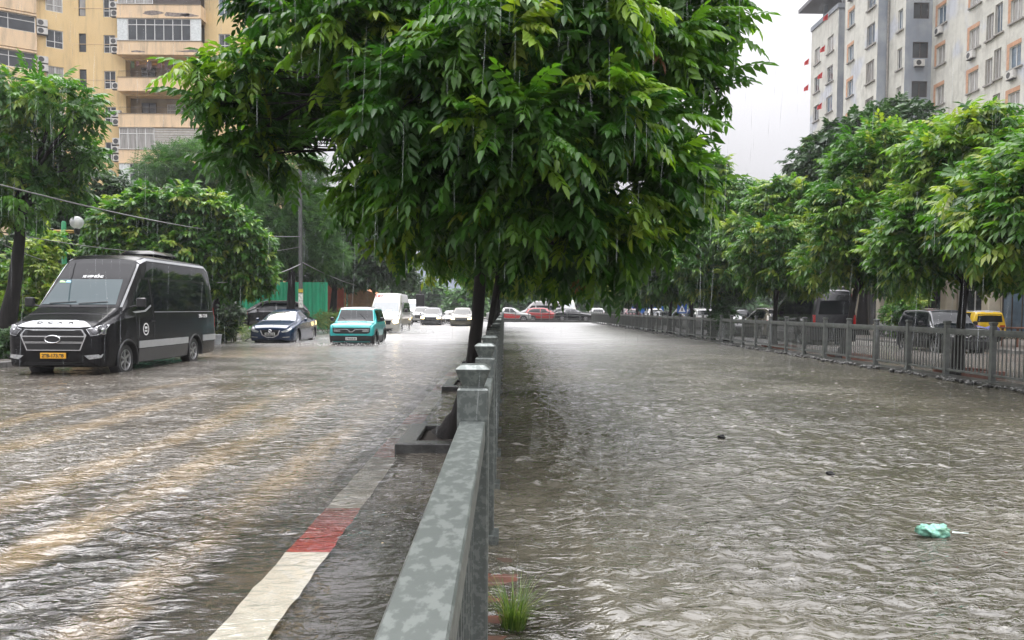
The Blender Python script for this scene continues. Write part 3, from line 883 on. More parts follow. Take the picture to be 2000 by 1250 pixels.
shrub('shrub', [plobe(450, 610, 28, 28, 31), plobe(440, 640, 25, 20, 31)], 'round dark bush between the van tail and the blue sedan', gs, leaf_dark, T_DENSE, 14, 303, young=.1, scale=(.5, .8))
shrub('shrub', [plobe(455, 645, 25, 15, 32), plobe(490, 650, 22, 12, 33), plobe(425, 640, 22, 16, 31)], 'low grassy hedge in front of the round dark bush', gs, leaf_grass, T_FEATH, 16, 304, young=.4, scale=(.4, .7))
shrub('shrub', [plobe(640, 625, 24, 14, 44), plobe(670, 625, 24, 14, 45), plobe(610, 630, 20, 12, 42)], 'low grassy hedge between the blue sedan and the turquoise car', gs, leaf_grass, T_FEATH, 12, 305, young=.3, scale=(.6, 1.0))
shrub('shrub', [(Vector((19.2, 17.6, 1.1)), (.9, .7, .9), .6), (Vector((19.8, 18.2, 1.9)), (.7, .7, .8), .5)], 'dark bush at the frame edge behind the canal fence', gs, leaf_dark, T_DENSE, 14, 306)
shrub('shrub', [(Vector((19.0, 36.5, 1.2)), (.9, .9, .9), 1.2), (Vector((19.6, 36.8, 1.9)), (.7, .7, .6), 1.2)], 'mid green bush beside the cream pillars', gs, leaf_row, T_DENSE, 12, 307, young=.3)
# creeper on the fence
shrub('creeper', [(Vector((9.75, 33.6, 1.3)), (.35, .6, 1.0), .2), (Vector((9.8, 34.7, 1.2)), (.35, .7, 1.1), .2), (Vector((9.8, 35.8, 1.1)), (.3, .6, 1.0), .2), (Vector((9.9, 34.6, 2.3)), (.5, .8, .8), .2)], 'dark creeper growing over the canal fence panels', None, leaf_dark, T_DENSE, 14, 308, young=.02, scale=(.5, .8))
# far wood behind the cross road
rsw = np.random.default_rng(9)
L = []
for i in range(46):
    xx = -75 + i * 3.4 + rsw.uniform(-1, 1)
    s = rsw.uniform(2.2, 3.6)
    L.append(((xx, rsw.uniform(128, 140), rsw.uniform(1.5, 3.4)), (s, s, s * rsw.uniform(.8, 1.3)), .5))
T, O, tn = lobe_tips(L, 1.6, rsw, .6, .1)
tag(link('distant_treeline', crown_mesh('distant_treeline', leaf_feather, T, O, tn, rsw, [frond(_rs, 3, 1.0, .7, .45, .3, .4, True)], 5, 1.0, .2, (.7, 1.3))), 'hazy line of trees and scrub beyond the cross road', 'treeline', kind='stuff')
# ------------------------------------------------------------------ vehicles
def paint(name, c, rough=.22, metal=0.0, coat=1.0):
    return pmat(name, c, rough, metal, var=.05, scale=3, coat=coat)
M_glass = pmat('car_glass', (.008, .010, .011), .04, var=0, ior=1.5, spec=.32)
M_glass_lt = pmat('car_windscreen', (.05, .06, .06), .03, var=0, ior=2.1, spec=.8)
M_tyre = pmat('tyre', (.015, .015, .015), .6, var=.1)
M_rim = pmat('rim_alloy', (.42, .42, .42), .28, .8, var=.05)
M_black = pmat('black_trim', (.012, .012, .013), .4, var=.1)
M_chrome = pmat('chrome', (.62, .63, .64), .18, .9, var=0)
M_silver = pmat('silver_trim_and_reflection', (.50, .51, .52), .3, .5, var=.05)  # real trim strips, and the painted sky reflection on the van's roof edge
M_lens = pmat('lamp_lens', (.35, .36, .36), .08, .3, var=.3, scale=25, coat=1)
M_lit = pmat('lit_headlamp', (.9, .85, .6), .2, var=0, emit=(1.0, .74, .28), estr=6)
M_red = pmat('tail_lamp', (.35, .012, .01), .15, var=.1, coat=1)
M_redlit = pmat('lit_tail_lamp', (.5, .02, .01), .15, var=0, emit=(1.0, .12, .05), estr=3)
M_plate = pmat('plate_white', (.62, .62, .60), .4, var=.06)
M_plate_y = pmat('plate_yellow', (.72, .36, .02), .4, var=.06)
M_ink = pmat('plate_ink', (.02, .02, .02), .5, var=0)
M_white = pmat('white_lettering', (.75, .75, .74), .5, var=0)
M_under = pmat('underbody', (.01, .01, .01), .8, var=0)

def cr_curve(pts, n):
    out = []
    P_ = [pts[0]] + list(pts) + [pts[-1]]
    for i in range(1, len(P_) - 2):
        a, b_, c, d = (np.array(P_[i + k]) for k in (-1, 0, 1, 2))
        for t in np.linspace(0, 1, n, endpoint=False):
            out.append(.5 * ((2 * b_) + (-a + c) * t + (2 * a - 5 * b_ + 4 * c - d) * t * t + (-a + 3 * b_ - 3 * c + d) * t ** 3))
    out.append(np.array(pts[-1]))
    return out

def loft(keys, rt=.12, smooth=1, crown=.02, dy=.07):
    """keys: (y, zb, zs, zt, wb, ws, wt). Returns verts, faces."""
    K = np.array(keys, float)
    ys = sorted(set([round(v, 4) for v in K[:, 0]] + [round(v, 4) for v in np.arange(K[0, 0], K[-1, 0], dy)]))
    ys = np.array(ys)
    A = np.stack([np.interp(ys, K[:, 0], K[:, j]) for j in range(1, 7)], 1)
    for _ in range(smooth):
        B = A.copy()
        B[1:-1] = .25 * A[:-2] + .5 * A[1:-1] + .25 * A[2:]
        A[2:-2] = B[2:-2]
    rs = []
    for y, (zb, zs, zt, wb, ws, wt) in zip(ys, A):
        h = max(0.0, zt - zs)
        r = min(rt, h * .6 + .01)
        pts = [(0, zb), (wb * .55, zb), (wb * .93, zb + .005), (wb, zb + .06), (max(wb, ws) * .5 + (wb + ws) * .25 + .012, zb + .5 * (zs - zb)), (ws, zs - .07), (ws - .015, zs),
               (ws - .015 + (wt - ws) * .5 + .012 * min(1, h * 2), zs + h * .5), (wt + .006, zt - r), (wt - r * .35, zt - r * .22), (wt - r * 1.1, zt), (wt * .45, zt + crown), (0, zt + crown * 1.3)]
        c = cr_curve(pts, 3)
        right = [(p[0], y, p[1]) for p in c]
        left = [(-p[0], y, p[1]) for p in reversed(c[1:-1])]
        rs.append(right + left)
    return rs

def body_mesh(name, keys, mats, wheels, wr, zlow=None, zroof=None, yroof=None, **kw):
    b = MB(); b.rings(loft(keys, **kw))
    me = b.mesh(name, mats)
    bm = bmesh.new(); bm.from_mesh(me); bmesh.ops.recalc_face_normals(bm, faces=bm.faces); bm.to_mesh(me); bm.free()
    # wheel wells
    c = MB()
    for (y, z, w) in wheels:
        for s in (-1, 1):
            M = Matrix.Translation((s * (w + .35), y, z)) @ Matrix.Rotation(R(90), 4, 'Y')
            c.lathe([(wr * 1.16, -.62), (wr * 1.16, .6)], 28, M)
    cm_ = c.mesh('cutter', M_under)
    o1 = bpy.data.objects.new('cut_a', me); o2 = bpy.data.objects.new('cut_b', cm_)
    col.objects.link(o1); col.objects.link(o2)
    md = o1.modifiers.new('b', 'BOOLEAN'); md.operation = 'DIFFERENCE'; md.object = o2; md.solver = 'EXACT'
    bpy.context.view_layer.update()
    dg = bpy.context.evaluated_depsgraph_get()
    m2 = bpy.data.meshes.new_from_object(o1.evaluated_get(dg))
    bpy.data.objects.remove(o1); bpy.data.objects.remove(o2)
    m2.name = name
    m2.materials.clear()
    for m in mats: m2.materials.append(m)
    m2.materials.append(M_under)
    for p in m2.polygons:
        c_, n_ = p.center, p.normal
        k = 0
        if zlow is not None and c_.z < zlow and len(mats) > 1: k = 1
        if zroof is not None and c_.z > zroof and len(mats) > 2 and (yroof is None or c_.y > yroof): k = 2
        for (y, z, w) in wheels:
            if (c_.y - y) ** 2 + (c_.z - z) ** 2 < (wr * 1.165) ** 2 and abs(abs(c_.x) - w) < .5 and n_.dot(Vector((0, y - c_.y, z - c_.z))) > -1e-3 and abs(n_.x) < .3: k = len(mats)
            if (c_.y - y) ** 2 + (c_.z - z) ** 2 < (wr * 1.15) ** 2 and abs(c_.x) < w - .15 and abs(n_.x) > .8: k = len(mats)
        p.material_index = k
    shade(m2, 38)
    return m2

def inside(poly, p):
    c = False
    for i in range(len(poly)):
        a, b_ = poly[i], poly[i - 1]
        if (a[1] > p[1]) != (b_[1] > p[1]) and p[0] < (b_[0] - a[0]) * (p[1] - a[1]) / (b_[1] - a[1]) + a[0]: c = not c
    return c

def panel_mesh(name, bvh, poly, axis, mat, off=.006, gap=.09, side=1, mirror=False):
    if mirror: poly = [(-p[0], p[1]) for p in reversed(poly)]
    bd = []
    for i in range(len(poly)):
        a, b_ = Vector(poly[i]), Vector(poly[(i + 1) % len(poly)])
        n = max(1, int((b_ - a).length / gap))
        for k in range(n): bd.append(a.lerp(b_, k / n))
    x0, x1 = min(p.x for p in bd), max(p.x for p in bd)
    z0, z1 = min(p.y for p in bd), max(p.y for p in bd)
    pts = list(bd); n = len(bd)
    yv = z0 + gap
    while yv < z1:
        xv = x0 + gap
        while xv < x1:
            q = Vector((xv, yv))
            if inside(poly, q) and min((q - b_).length for b_ in bd) > gap * .45: pts.append(q)
            xv += gap
        yv += gap
    v, e, f, *_ = delaunay_2d_cdt(pts, [], [list(range(n))], 1, 1e-5)
    out = []
    for p in v:
        if axis == 'y': o, d = Vector((p.x, -30, p.y)), Vector((0, 1, 0))
        elif axis == '-y': o, d = Vector((p.x, 30, p.y)), Vector((0, -1, 0))
        elif axis == 'x': o, d = Vector((side * 30, p.x, p.y)), Vector((-side, 0, 0))
        else: o, d = Vector((p.x, p.y, 30)), Vector((0, 0, -1))
        h, nn, *_r = bvh.ray_cast(o, d)
        if h is None:
            h, nn, *_r = bvh.find_nearest(Vector((p.x, .02, p.y)) if axis == 'y' else (Vector((p.x, 8, p.y)) if axis == '-y' else Vector((side * 1.0, p.x, p.y))))
        if nn.dot(d) > 0: nn = -nn
        out.append((h + nn * off, nn))
    bm = bmesh.new()
    bv = [bm.verts.new(p) for p, _n in out]
    want = Vector({'y': (0, -1, 0), '-y': (0, 1, 0), 'x': (side, 0, 0), 'z': (0, 0, 1)}[axis])
    for t in f:
        try: bm.faces.new([bv[i] for i in t])
        except ValueError: pass
    bm.normal_update()
    for fc in bm.faces:
        if fc.normal.dot(want) < 0: fc.normal_flip()
    idx = {vv: i for i, vv in enumerate(bv)}
    ed = [e_ for e_ in bm.edges if len(e_.link_faces) == 1]
    r = bmesh.ops.extrude_edge_only(bm, edges=ed)
    nv = [g for g in r['geom'] if isinstance(g, bmesh.types.BMVert)]
    for q in nv:
        j = min(range(len(out)), key=lambda i: (out[i][0] - q.co).length_squared)
        q.co = q.co - out[j][1] * (off + .012)
    me = bpy.data.meshes.new(name)
    bm.to_mesh(me); bm.free()
    me.materials.append(mat)
    shade(me, 35)
    return me

def wheel_meshes(r, w, rim, spokes=6):
    t = MB()
    Mx = Matrix.Rotation(R(90), 4, 'Y')
    t.lathe([(r * .66, -w / 2), (r * .93, -w / 2), (r, -w * .36), (r, w * .36), (r * .93, w / 2), (r * .66, w / 2), (r * .64, w * .3)], 26, Mx)
    b = MB()
    b.lathe([(r * .66, w * .49), (r * .60, w * .50), (r * .57, w * .36), (r * .57, -w * .1), (r * .1, -w * .1)], 26, Mx, cap=False)
    for k in range(spokes):
        a = 2 * math.pi * k / spokes
        Mr = Mx @ Matrix.Rotation(a, 4, 'Z')
        b.bevbox(r * .08, -r * .065, w * .28, r * .60, r * .065, w * .44, .008, Mr)
    b.lathe([(r * .17, w * .2), (r * .17, w * .46), (r * .10, w * .49)], 14, Mx)
    return t.mesh('wheel', M_tyre, 40), b.mesh('rim', rim, 40)

def mirror_obj(root, y, z, w, m, s, big=1.0):
    b = MB()
    x0 = w
    b.bevbox(min(s * (x0 + .10 * big), s * (x0 + .26 * big)), y, z, max(s * (x0 + .10 * big), s * (x0 + .26 * big)), y + .10, z + .17 * big, .025)
    b.tube([(s * (x0 - .12), y + .06, z - .02), (s * (x0 + .14 * big), y + .06, z + .05)], .022, 6)
    b.build('wing_mirror', m, root, smooth=40)

def vehicle(name, label, cat, spec, loc, rz=0.0, group=None):
    root = empty(name, loc, rz, label, cat, group)
    ws, wr = spec['wheels'], spec['wr']
    kw = {k: spec[k] for k in ('rt', 'smooth', 'crown', 'zlow', 'zroof', 'yroof') if k in spec}
    me = body_mesh('body', spec['keys'], spec['mats'], ws, wr, **kw)
    body = link('body', me, root)
    bm = bmesh.new(); bm.from_mesh(me); bvh = BVHTree.FromBMesh(bm)
    for (pn, poly, axis, mat, off, *mir) in spec['panels']:
        mir = mir[0] if mir else ''
        gap = .07 if axis != 'x' else .12
        if axis == 'x':
            for s in (1, -1):
                if mir == '+' and s < 0: continue
                link(pn, panel_mesh(pn, bvh, poly, 'x', mat, off, gap, s), root)
        else:
            link(pn, panel_mesh(pn, bvh, poly, axis, mat, off, gap), root)
            if mir == 'm': link(pn, panel_mesh(pn, bvh, poly, axis, mat, off, gap, 1, True), root)
    bm.free()
    tm_, rm_ = wheel_meshes(wr, spec.get('tw', .22), spec.get('rim', M_rim), spec.get('spokes', 6))
    for (y, z, w) in ws:
        for s in (1, -1):
            wo_ = link('wheel', tm_, root, (s * (w - .13), y, z), 0 if s > 0 else math.pi)
            link('rim', rm_, wo_)
    for (y, z, w, m, big) in spec.get('mirrors', []):
        for s in (1, -1): mirror_obj(root, y, z, w, m, s, big)
    return root, bvh

def plate(root, y, z, w, h, mat, txt, ink=M_ink):
    b = MB(); b.bevbox(-w / 2, y - .012, z - h / 2, w / 2, y + .02, z + h / 2, .004)
    p = b.build('number_plate', mat, root)
    if txt: text_mesh(txt, h * .62, ink, p, Matrix.Translation((0, y - .014, z)) @ FRONT, width=w * .86, bold=.003)
    return p
def emblem(root, y, z, rx, rz_, ring=M_chrome, fill=None, x=0):
    b = MB()
    b.tube([(x + rx * math.cos(a), y, z + rz_ * math.sin(a)) for a in [2 * math.pi * k / 28 for k in range(29)]], .013, 6, cap=False)
    o = b.build('emblem', ring, root, smooth=60)
    if fill:
        c = MB(); c.poly([(x + rx * math.cos(-a), y + .002, z + rz_ * math.sin(-a)) for a in [2 * math.pi * k / 28 for k in range(28)]])
        c.f = [tuple(reversed(f)) for f in c.f]
        c.build('emblem_field', fill, o)
    return o
def wipers(root, bvh, pts):
    for a, c in pts:
        b = MB(); q = []
        for t in np.linspace(0, 1, 6):
            x, z = a[0] + (c[0] - a[0]) * t, a[1] + (c[1] - a[1]) * t
            h, n_, *_r = bvh.ray_cast(Vector((x, -30, z)), Vector((0, 1, 0)))
            q.append(h + n_ * .025)
        b.tube(q, .009, 5); b.build('wiper', M_black, root)

# ---- black passenger van
blk = pmat('black_paint', (.006, .006, .007), .25, var=.2, scale=2, coat=.06, spec=.22)
van_keys = [(0, .34, .95, 1.0, .78, .80, .70), (.05, .27, 1.02, 1.09, .90, .92, .80), (.2, .24, 1.1, 1.19, .97, .985, .86), (.55, .24, 1.2, 1.34, 1.0, 1.01, .88), (.9, .24, 1.28, 1.50, 1.0, 1.02, .905),
            (1.5, .24, 1.32, 2.12, 1.0, 1.02, .86), (1.98, .24, 1.34, 2.58, 1.0, 1.02, .83), (2.25, .24, 1.34, 2.69, 1.0, 1.02, .83), (2.8, .24, 1.34, 2.73, 1.0, 1.02, .84), (5.7, .24, 1.34, 2.71, 1.0, 1.02, .84), (6.05, .26, 1.32, 2.63, .99, 1.01, .82), (6.17, .3, 1.3, 2.5, .97, .98, .79), (6.2, .36, 1.26, 2.4, .93, .94, .75)]
hexo = [(-.68, .92), (-.59, 1.03), (.59, 1.03), (.68, .92), (.55, .60), (-.55, .60)]
van = dict(keys=van_keys, mats=[blk], rt=.16, wheels=[(1.02, .345, .985), (4.69, .345, .985)], wr=.355, tw=.23, smooth=1, spokes=6, panels=[
    ('windscreen_surround', [(-.86, 1.50), (-.72, 2.50), (.72, 2.50), (.86, 1.50)], 'y', pmat('black_glass_band', (.004, .004, .005), .06, var=0, spec=.18), .005),
    ('windscreen', [(-.80, 1.55), (-.70, 2.12), (.70, 2.12), (.80, 1.55)], 'y', pmat('van_windscreen', (.03, .05, .055), .03, var=0, ior=1.5, spec=.28), .010),
    ('door_window', [(1.28, 1.46), (1.42, 1.62), (1.86, 2.14), (2.2, 2.14), (2.2, 1.50), (1.75, 1.44)], 'x', M_glass, .008),
    ('side_window', [(2.36, 1.42), (2.36, 2.16), (5.9, 2.16), (5.98, 1.60), (5.7, 1.42)], 'x', M_glass, .008),
    ('upper_glass_band', [(2.1, 2.20), (2.35, 2.55), (5.85, 2.55), (6.0, 2.20)], 'x', M_glass, .006),
    ('roof_edge_sky_reflection', [(1.98, 2.555), (2.3, 2.64), (5.8, 2.64), (6.04, 2.50), (6.12, 2.0), (6.08, 2.0), (5.97, 2.5), (5.76, 2.585), (2.33, 2.585), (2.03, 2.50)], 'x', M_silver, .012),  # sky reflection along the roof edge, painted as a silver band
    ('pillar_sky_reflection', [(.98, 1.50), (1.96, 2.50), (2.0, 2.49), (1.04, 1.50)], 'x', M_silver, .01),  # the same painted sky reflection continued down the front pillar
    ('sill_strip', [(1.52, .58), (1.52, .74), (4.2, .74), (4.2, .58)], 'x', M_silver, .02),
    ('sill_strip', [(5.18, .60), (5.18, .76), (6.12, .76), (6.12, .60)], 'x', M_silver, .02),
    ('skirt', [(1.52, .27), (1.52, .56), (4.2, .56), (4.2, .27)], 'x', pmat('grey_skirt', (.05, .05, .05), .35, var=.1), .012),
    ('belt_trim', [(2.36, 1.385), (2.36, 1.40), (5.95, 1.40), (5.95, 1.385)], 'x', M_silver, .008),
    ('door_handle', [(2.1, 1.16), (2.1, 1.20), (2.28, 1.20), (2.28, 1.16)], 'x', M_black, .03),
    ('door_trim', [(1.30, 1.40), (1.42, 1.37), (1.9, 1.40), (2.2, 1.52), (2.2, 1.56), (1.88, 1.435), (1.42, 1.41)], 'x', M_silver, .014),
    ('door_seam', [(2.27, .76), (2.27, 2.16), (2.285, 2.16), (2.285, .76)], 'x', M_under, .003),
    ('door_seam', [(1.47, .76), (1.40, 1.40), (1.415, 1.40), (1.485, .76)], 'x', M_under, .003),
    ('bonnet_guard', [(-.76, 1.085), (-.52, 1.20), (.52, 1.20), (.76, 1.085), (.54, 1.065), (-.54, 1.065)], 'y', pmat('guard_silver', (.45, .46, .47), .3, .3, var=.06), .03),
    ('grille_frame', hexo, 'y', M_chrome, .02),
    ('grille_mesh', [(-.62, .945), (-.56, 1.012), (.56, 1.012), (.62, .945), (.62, .905), (-.62, .905)], 'y', M_under, .03),
    ('grille_mesh', [(-.63, .88), (-.60, .785), (.60, .785), (.63, .88)], 'y', M_under, .03),
    ('grille_mesh', [(-.58, .75), (-.53, .618), (.53, .618), (.58, .75)], 'y', M_under, .03),
    ('grille_bar', [(-.60, .765), (-.60, .775), (.60, .775), (.60, .765)], 'y', M_under, .03),
    ('headlight_rim', [(.66, 1.035), (.76, .90), (.975, .935), (.985, 1.125), (.92, 1.13)], 'y', M_chrome, .012, 'm'),
    ('headlight', [(.675, 1.032), (.765, .912), (.962, .945), (.968, 1.112), (.915, 1.116)], 'y', pmat('van_headlamp', (.055, .055, .06), .1, .3, var=.8, scale=14, coat=1), .022, 'm'),
    ('fog_lamp', [(.62, .50), (.72, .42), (.93, .45), (.95, .53)], 'y', M_lens, .012, 'm'),
    ('air_intake', [(-.58, .36), (-.58, .31), (.58, .31), (.58, .36)], 'y', M_under, .006),
    ('tail_lamp', [(6.10, .95), (6.10, 1.5), (6.185, 1.5), (6.185, .95)], 'x', M_red, .01),
    ('rear_window', [(-.7, 1.45), (-.62, 2.2), (.62, 2.2), (.7, 1.45)], '-y', M_glass, .006)],
    mirrors=[(1.18, 1.5, 1.0, M_black, 1.25)])
vroot, vb = vehicle('passenger_van', 'black passenger van with silver sill strips and yellow number plate parked at the kerb', 'van', van, (-9.27, 15.88, -.09))
plate(vroot, -.035, .495, .52, .115, M_plate_y, '29B-173.98')
emblem(vroot, -.05, .835, .155, .075, M_chrome, M_black)
def on_side(bvh, y, z, s=1):
    h, n_, *_r = bvh.ray_cast(Vector((s * 30, y, z)), Vector((-s, 0, 0)))
    return h, n_
h, n_ = on_side(vb, 5.2, 1.27)
text_mesh('29B-173.98', .085, M_white, vroot, Matrix.Translation((h.x + .012, 5.2, 1.27)) @ SIDE, width=.56, bold=.003)
# door badge: ring, mark and small bars standing for its lettering
h, n_ = on_side(vb, 1.85, 1.0)
bg_ = empty('door_badge', (h.x + .006, 1.85, 1.0)); bg_.parent = vroot
b = MB(); b.cur = 0
Msd = Matrix.Rotation(R(90), 4, 'Y')
b.lathe([(.115, 0), (.142, .003), (.142, .006), (.115, .006)], 32, Msd, cap=False)
b.box(0, -.07, -.035, .006, .07, -.018); b.box(0, -.06, -.06, .006, .06, -.045)
b.lathe([(.0, 0.0), (.03, .003), (.03, .006), (.0, .007)], 14, Matrix.Translation((0, -.03, .035)) @ Msd); b.lathe([(.0, 0.0), (.03, .003), (.03, .006), (.0, .007)], 14, Matrix.Translation((0, .035, .035)) @ Msd)
b.build('badge_mark', M_white, bg_)
# lettering on the windscreen and bonnet guard
def front_text(root, bvh, s, x, z, hgt, mat, width=None, lean=0.0, off=.02, name='lettering', bold=.002):
    hh, nn, *_r = bvh.ray_cast(Vector((x, -30, z)), Vector((0, 1, 0)))
    tilt = math.atan2(nn.z, -nn.y)
    M = Matrix.Translation(hh + nn * off) @ Matrix.Rotation(-tilt, 4, 'X') @ FRONT
    return text_mesh(s, hgt, mat, root, M, name=name, width=width, bold=bold)
front_text(vroot, vb, 'XE HỢP ĐỒNG', .02, 2.175, .075, M_white, .46, off=.012)
for ch, x in zip('DCAR', (-.32, -.10, .10, .32)):
    front_text(vroot, vb, ch, x, 1.145, .075, M_ink, .11, off=.036)
for x, w_, c_ in ((-.60, .14, (.35, .55, .25)), (-.47, .10, (.25, .55, .75))):
    hh, nn, *_r = vb.ray_cast(Vector((x, -30, 2.06)), Vector((0, 1, 0)))
    b = MB(); b.box(-w_ / 2, -.001, -.035, w_ / 2, .001, .035, Matrix.Translation(hh + nn * .013) @ Matrix.Rotation(-math.atan2(nn.z, -nn.y), 4, 'X'))
    b.build('windscreen_sticker', pmat('sticker_%d' % int(c_[0] * 100), c_, .4, var=.1), vroot)
wipers(vroot, vb, [((-.62, 1.56), (-.05, 1.60)), ((.02, 1.56), (.62, 1.60))])
b = MB(); b.bevbox(-.45, 3.6, 2.735, .45, 5.0, 2.93, .09); b.build('roof_cooler', blk, vroot, smooth=40)
for s in (1, -1):   # wheel arch lips
    for yc in (1.02, 4.69):
        b = MB(); b.tube([(s * 1.018, yc + .44 * math.cos(a), .345 + .44 * math.sin(a)) for a in np.linspace(-.25, math.pi + .25, 18)], .028, 6)
        b.build('wheel_arch', M_black, vroot, smooth=60)

# ---- blue sedan
navy = paint('navy_paint', (.008, .024, .062), .25, .15, .5)
sed_keys = [(0, .26, .55, .60, .60, .62, .5), (.06, .2, .63, .70, .76, .78, .64), (.25, .18, .72, .81, .86, .87, .72), (.6, .18, .80, .90, .88, .89, .74), (1.2, .18, .88, 1.0, .89, .895, .745), (1.7, .18, .92, 1.24, .89, .895, .66),
            (2.1, .18, .94, 1.40, .89, .895, .58), (2.6, .18, .95, 1.455, .89, .895, .57), (3.2, .18, .97, 1.39, .89, .895, .56), (3.75, .2, 1.0, 1.19, .88, .89, .60), (4.15, .24, 1.01, 1.07, .84, .86, .64), (4.4, .3, .96, 1.03, .78, .80, .62), (4.46, .4, .85, .92, .70, .72, .55)]
def sedan_spec(p, ws=M_glass_lt, head=M_lens, lit=False):
    return dict(keys=sed_keys, mats=[p], rt=.10, wheels=[(.93, .32, .87), (3.63, .32, .87)], wr=.33, tw=.21, spokes=9, panels=[
        ('windscreen', [(-.66, 1.02), (-.50, 1.37), (.50, 1.37), (.66, 1.02)], 'y', ws, .006),
        ('side_window', [(1.62, .985), (2.2, 1.36), (2.62, 1.385), (2.62, .985)], 'x', M_glass, .006),
        ('side_window', [(2.70, .985), (2.70, 1.38), (3.1, 1.34), (3.66, 1.08), (3.5, 1.01)], 'x', M_glass, .006),
        ('rear_window', [(-.58, 1.12), (-.50, 1.36), (.50, 1.36), (.58, 1.12)], '-y', M_glass, .006),
        ('grille', [(-.36, .64), (.36, .64), (.30, .46), (.14, .38), (-.14, .38), (-.30, .46)], 'y', M_under, .012),
        ('grille_rim', [(-.40, .62), (-.36, .62), (-.295, .455), (-.13, .365), (.13, .365), (.295, .455), (.36, .62), (.40, .62), (.33, .435), (.15, .335), (-.15, .335), (-.33, .435)], 'y', M_chrome, .02),
        ('headlight', [(.44, .58), (.50, .54), (.70, .57), (.83, .68), (.80, .71), (.62, .65)], 'y', head, .012, 'm'),
        ('lower_intake', [(-.42, .30), (.42, .30), (.36, .24), (-.36, .24)], 'y', M_under, .008),
        ('fog_strip', [(.50, .36), (.76, .38), (.76, .35), (.50, .33)], 'y', M_lens, .012, 'm'),
        ('tail_lamp', [(.45, .80), (.74, .80), (.74, .92), (.45, .88)], '-y', M_red, .01, 'm')],
        mirrors=[(1.55, .96, .86, p, .85)])
sroot, sb = vehicle('sedan', 'dark blue sedan with a bright reflecting windscreen stopped by the hedge', 'car', sedan_spec(navy), (-9.43, 31.0, -.12))
plate(sroot, -.05, .475, .40, .105, M_plate, '30E-853.69')
e = emblem(sroot, -.045, .60, .07, .05, M_chrome)
b = MB(); b.tube([(-.06, -.05, .62), (-.02, -.052, .605), (0, -.052, .585), (.02, -.052, .605), (.06, -.05, .62)], .01, 5); b.build('emblem_wing', M_chrome, e)
# ---- turquoise mini car
teal = paint('turquoise_paint', (.02, .38, .37), .3)
wht = paint('white_paint', (.70, .70, .70), .3)
mini_keys = [(0, .30, .74, .82, .74, .76, .68), (.04, .27, .86, .93, .80, .82, .74), (.12, .26, .93, .985, .83, .84, .76), (.7, .26, 1.0, 1.04, .84, .845, .77), (.85, .26, 1.0, 1.12, .84, .845, .76), (1.12, .26, 1.0, 1.50, .84, .845, .69), (1.25, .26, 1.0, 1.60, .84, .845, .68), (2.0, .26, 1.0, 1.63, .84, .845, .68), (2.95, .26, 1.0, 1.61, .84, .845, .68), (3.13, .28, .98, 1.52, .82, .83, .66), (3.19, .36, .92, 1.40, .78, .79, .62)]
def mini_spec(p, r, lit=False):
    return dict(keys=mini_keys, mats=[p, M_black, r], zlow=.54, zroof=1.555, yroof=1.0, rt=.09, wheels=[(.60, .33, .84), (2.68, .33, .84)], wr=.335, tw=.2, spokes=5, panels=[
        ('windscreen', [(-.70, 1.08), (-.62, 1.52), (.62, 1.52), (.70, 1.08)], 'y', M_glass, .006),
        ('side_window', [(1.08, 1.06), (1.22, 1.50), (2.0, 1.52), (2.0, 1.06)], 'x', M_glass, .006),
        ('side_window', [(2.08, 1.06), (2.08, 1.52), (2.85, 1.50), (2.95, 1.10)], 'x', M_glass, .006),
        ('rear_window', [(-.62, 1.08), (-.56, 1.45), (.56, 1.45), (.62, 1.08)], '-y', M_glass, .006),
        ('bumper', [(-.80, .28), (-.79, .53), (-.6, .545), (.6, .545), (.79, .53), (.80, .28)], 'y', M_black, .014),
        ('grille_panel', [(-.70, .66), (-.72, .84), (.72, .84), (.70, .66), (.6, .62), (-.6, .62)], 'y', M_black, .012),
        ('light_bar', [(-.66, .765), (-.66, .795), (-.14, .795), (-.05, .71), (0, .70), (.05, .71), (.14, .795), (.66, .795), (.66, .765), (.16, .765), (.06, .675), (-.06, .675), (-.16, .765)], 'y', M_chrome, .022),
        ('headlight', [(.42, .69), (.42, .755), (.66, .755), (.66, .69)], 'y', M_lens, .022, 'm'),
        ('arch_cladding', [(.14, .28), (.17, .58), (.32, .76), (.60, .82), (.88, .76), (1.05, .56), (1.08, .28), (.98, .28), (.93, .52), (.80, .68), (.60, .73), (.40, .68), (.27, .52), (.22, .28)], 'x', M_black, .02),
        ('arch_cladding', [(2.22, .28), (2.25, .58), (2.40, .76), (2.68, .82), (2.96, .76), (3.12, .56), (3.13, .34), (3.05, .34), (3.01, .52), (2.88, .68), (2.68, .73), (2.48, .68), (2.35, .52), (2.30, .28)], 'x', M_black, .02),
        ('tail_lamp', [(.5, .86), (.5, .93), (.74, .93), (.74, .86)], '-y', M_red, .01, 'm')],
        mirrors=[(1.12, 1.08, .82, M_black, .9)])
mroot, mb_ = vehicle('mini_car', 'turquoise boxy mini car with white roof driving through the water', 'car', mini_spec(teal, wht), (-5.83, 29.3, -.17))
plate(mroot, -.04, .425, .42, .11, M_plate, '29B-630.26')
wipers(mroot, mb_, [((-.35, 1.10), (-.55, 1.25)), ((.45, 1.10), (.15, 1.38))])
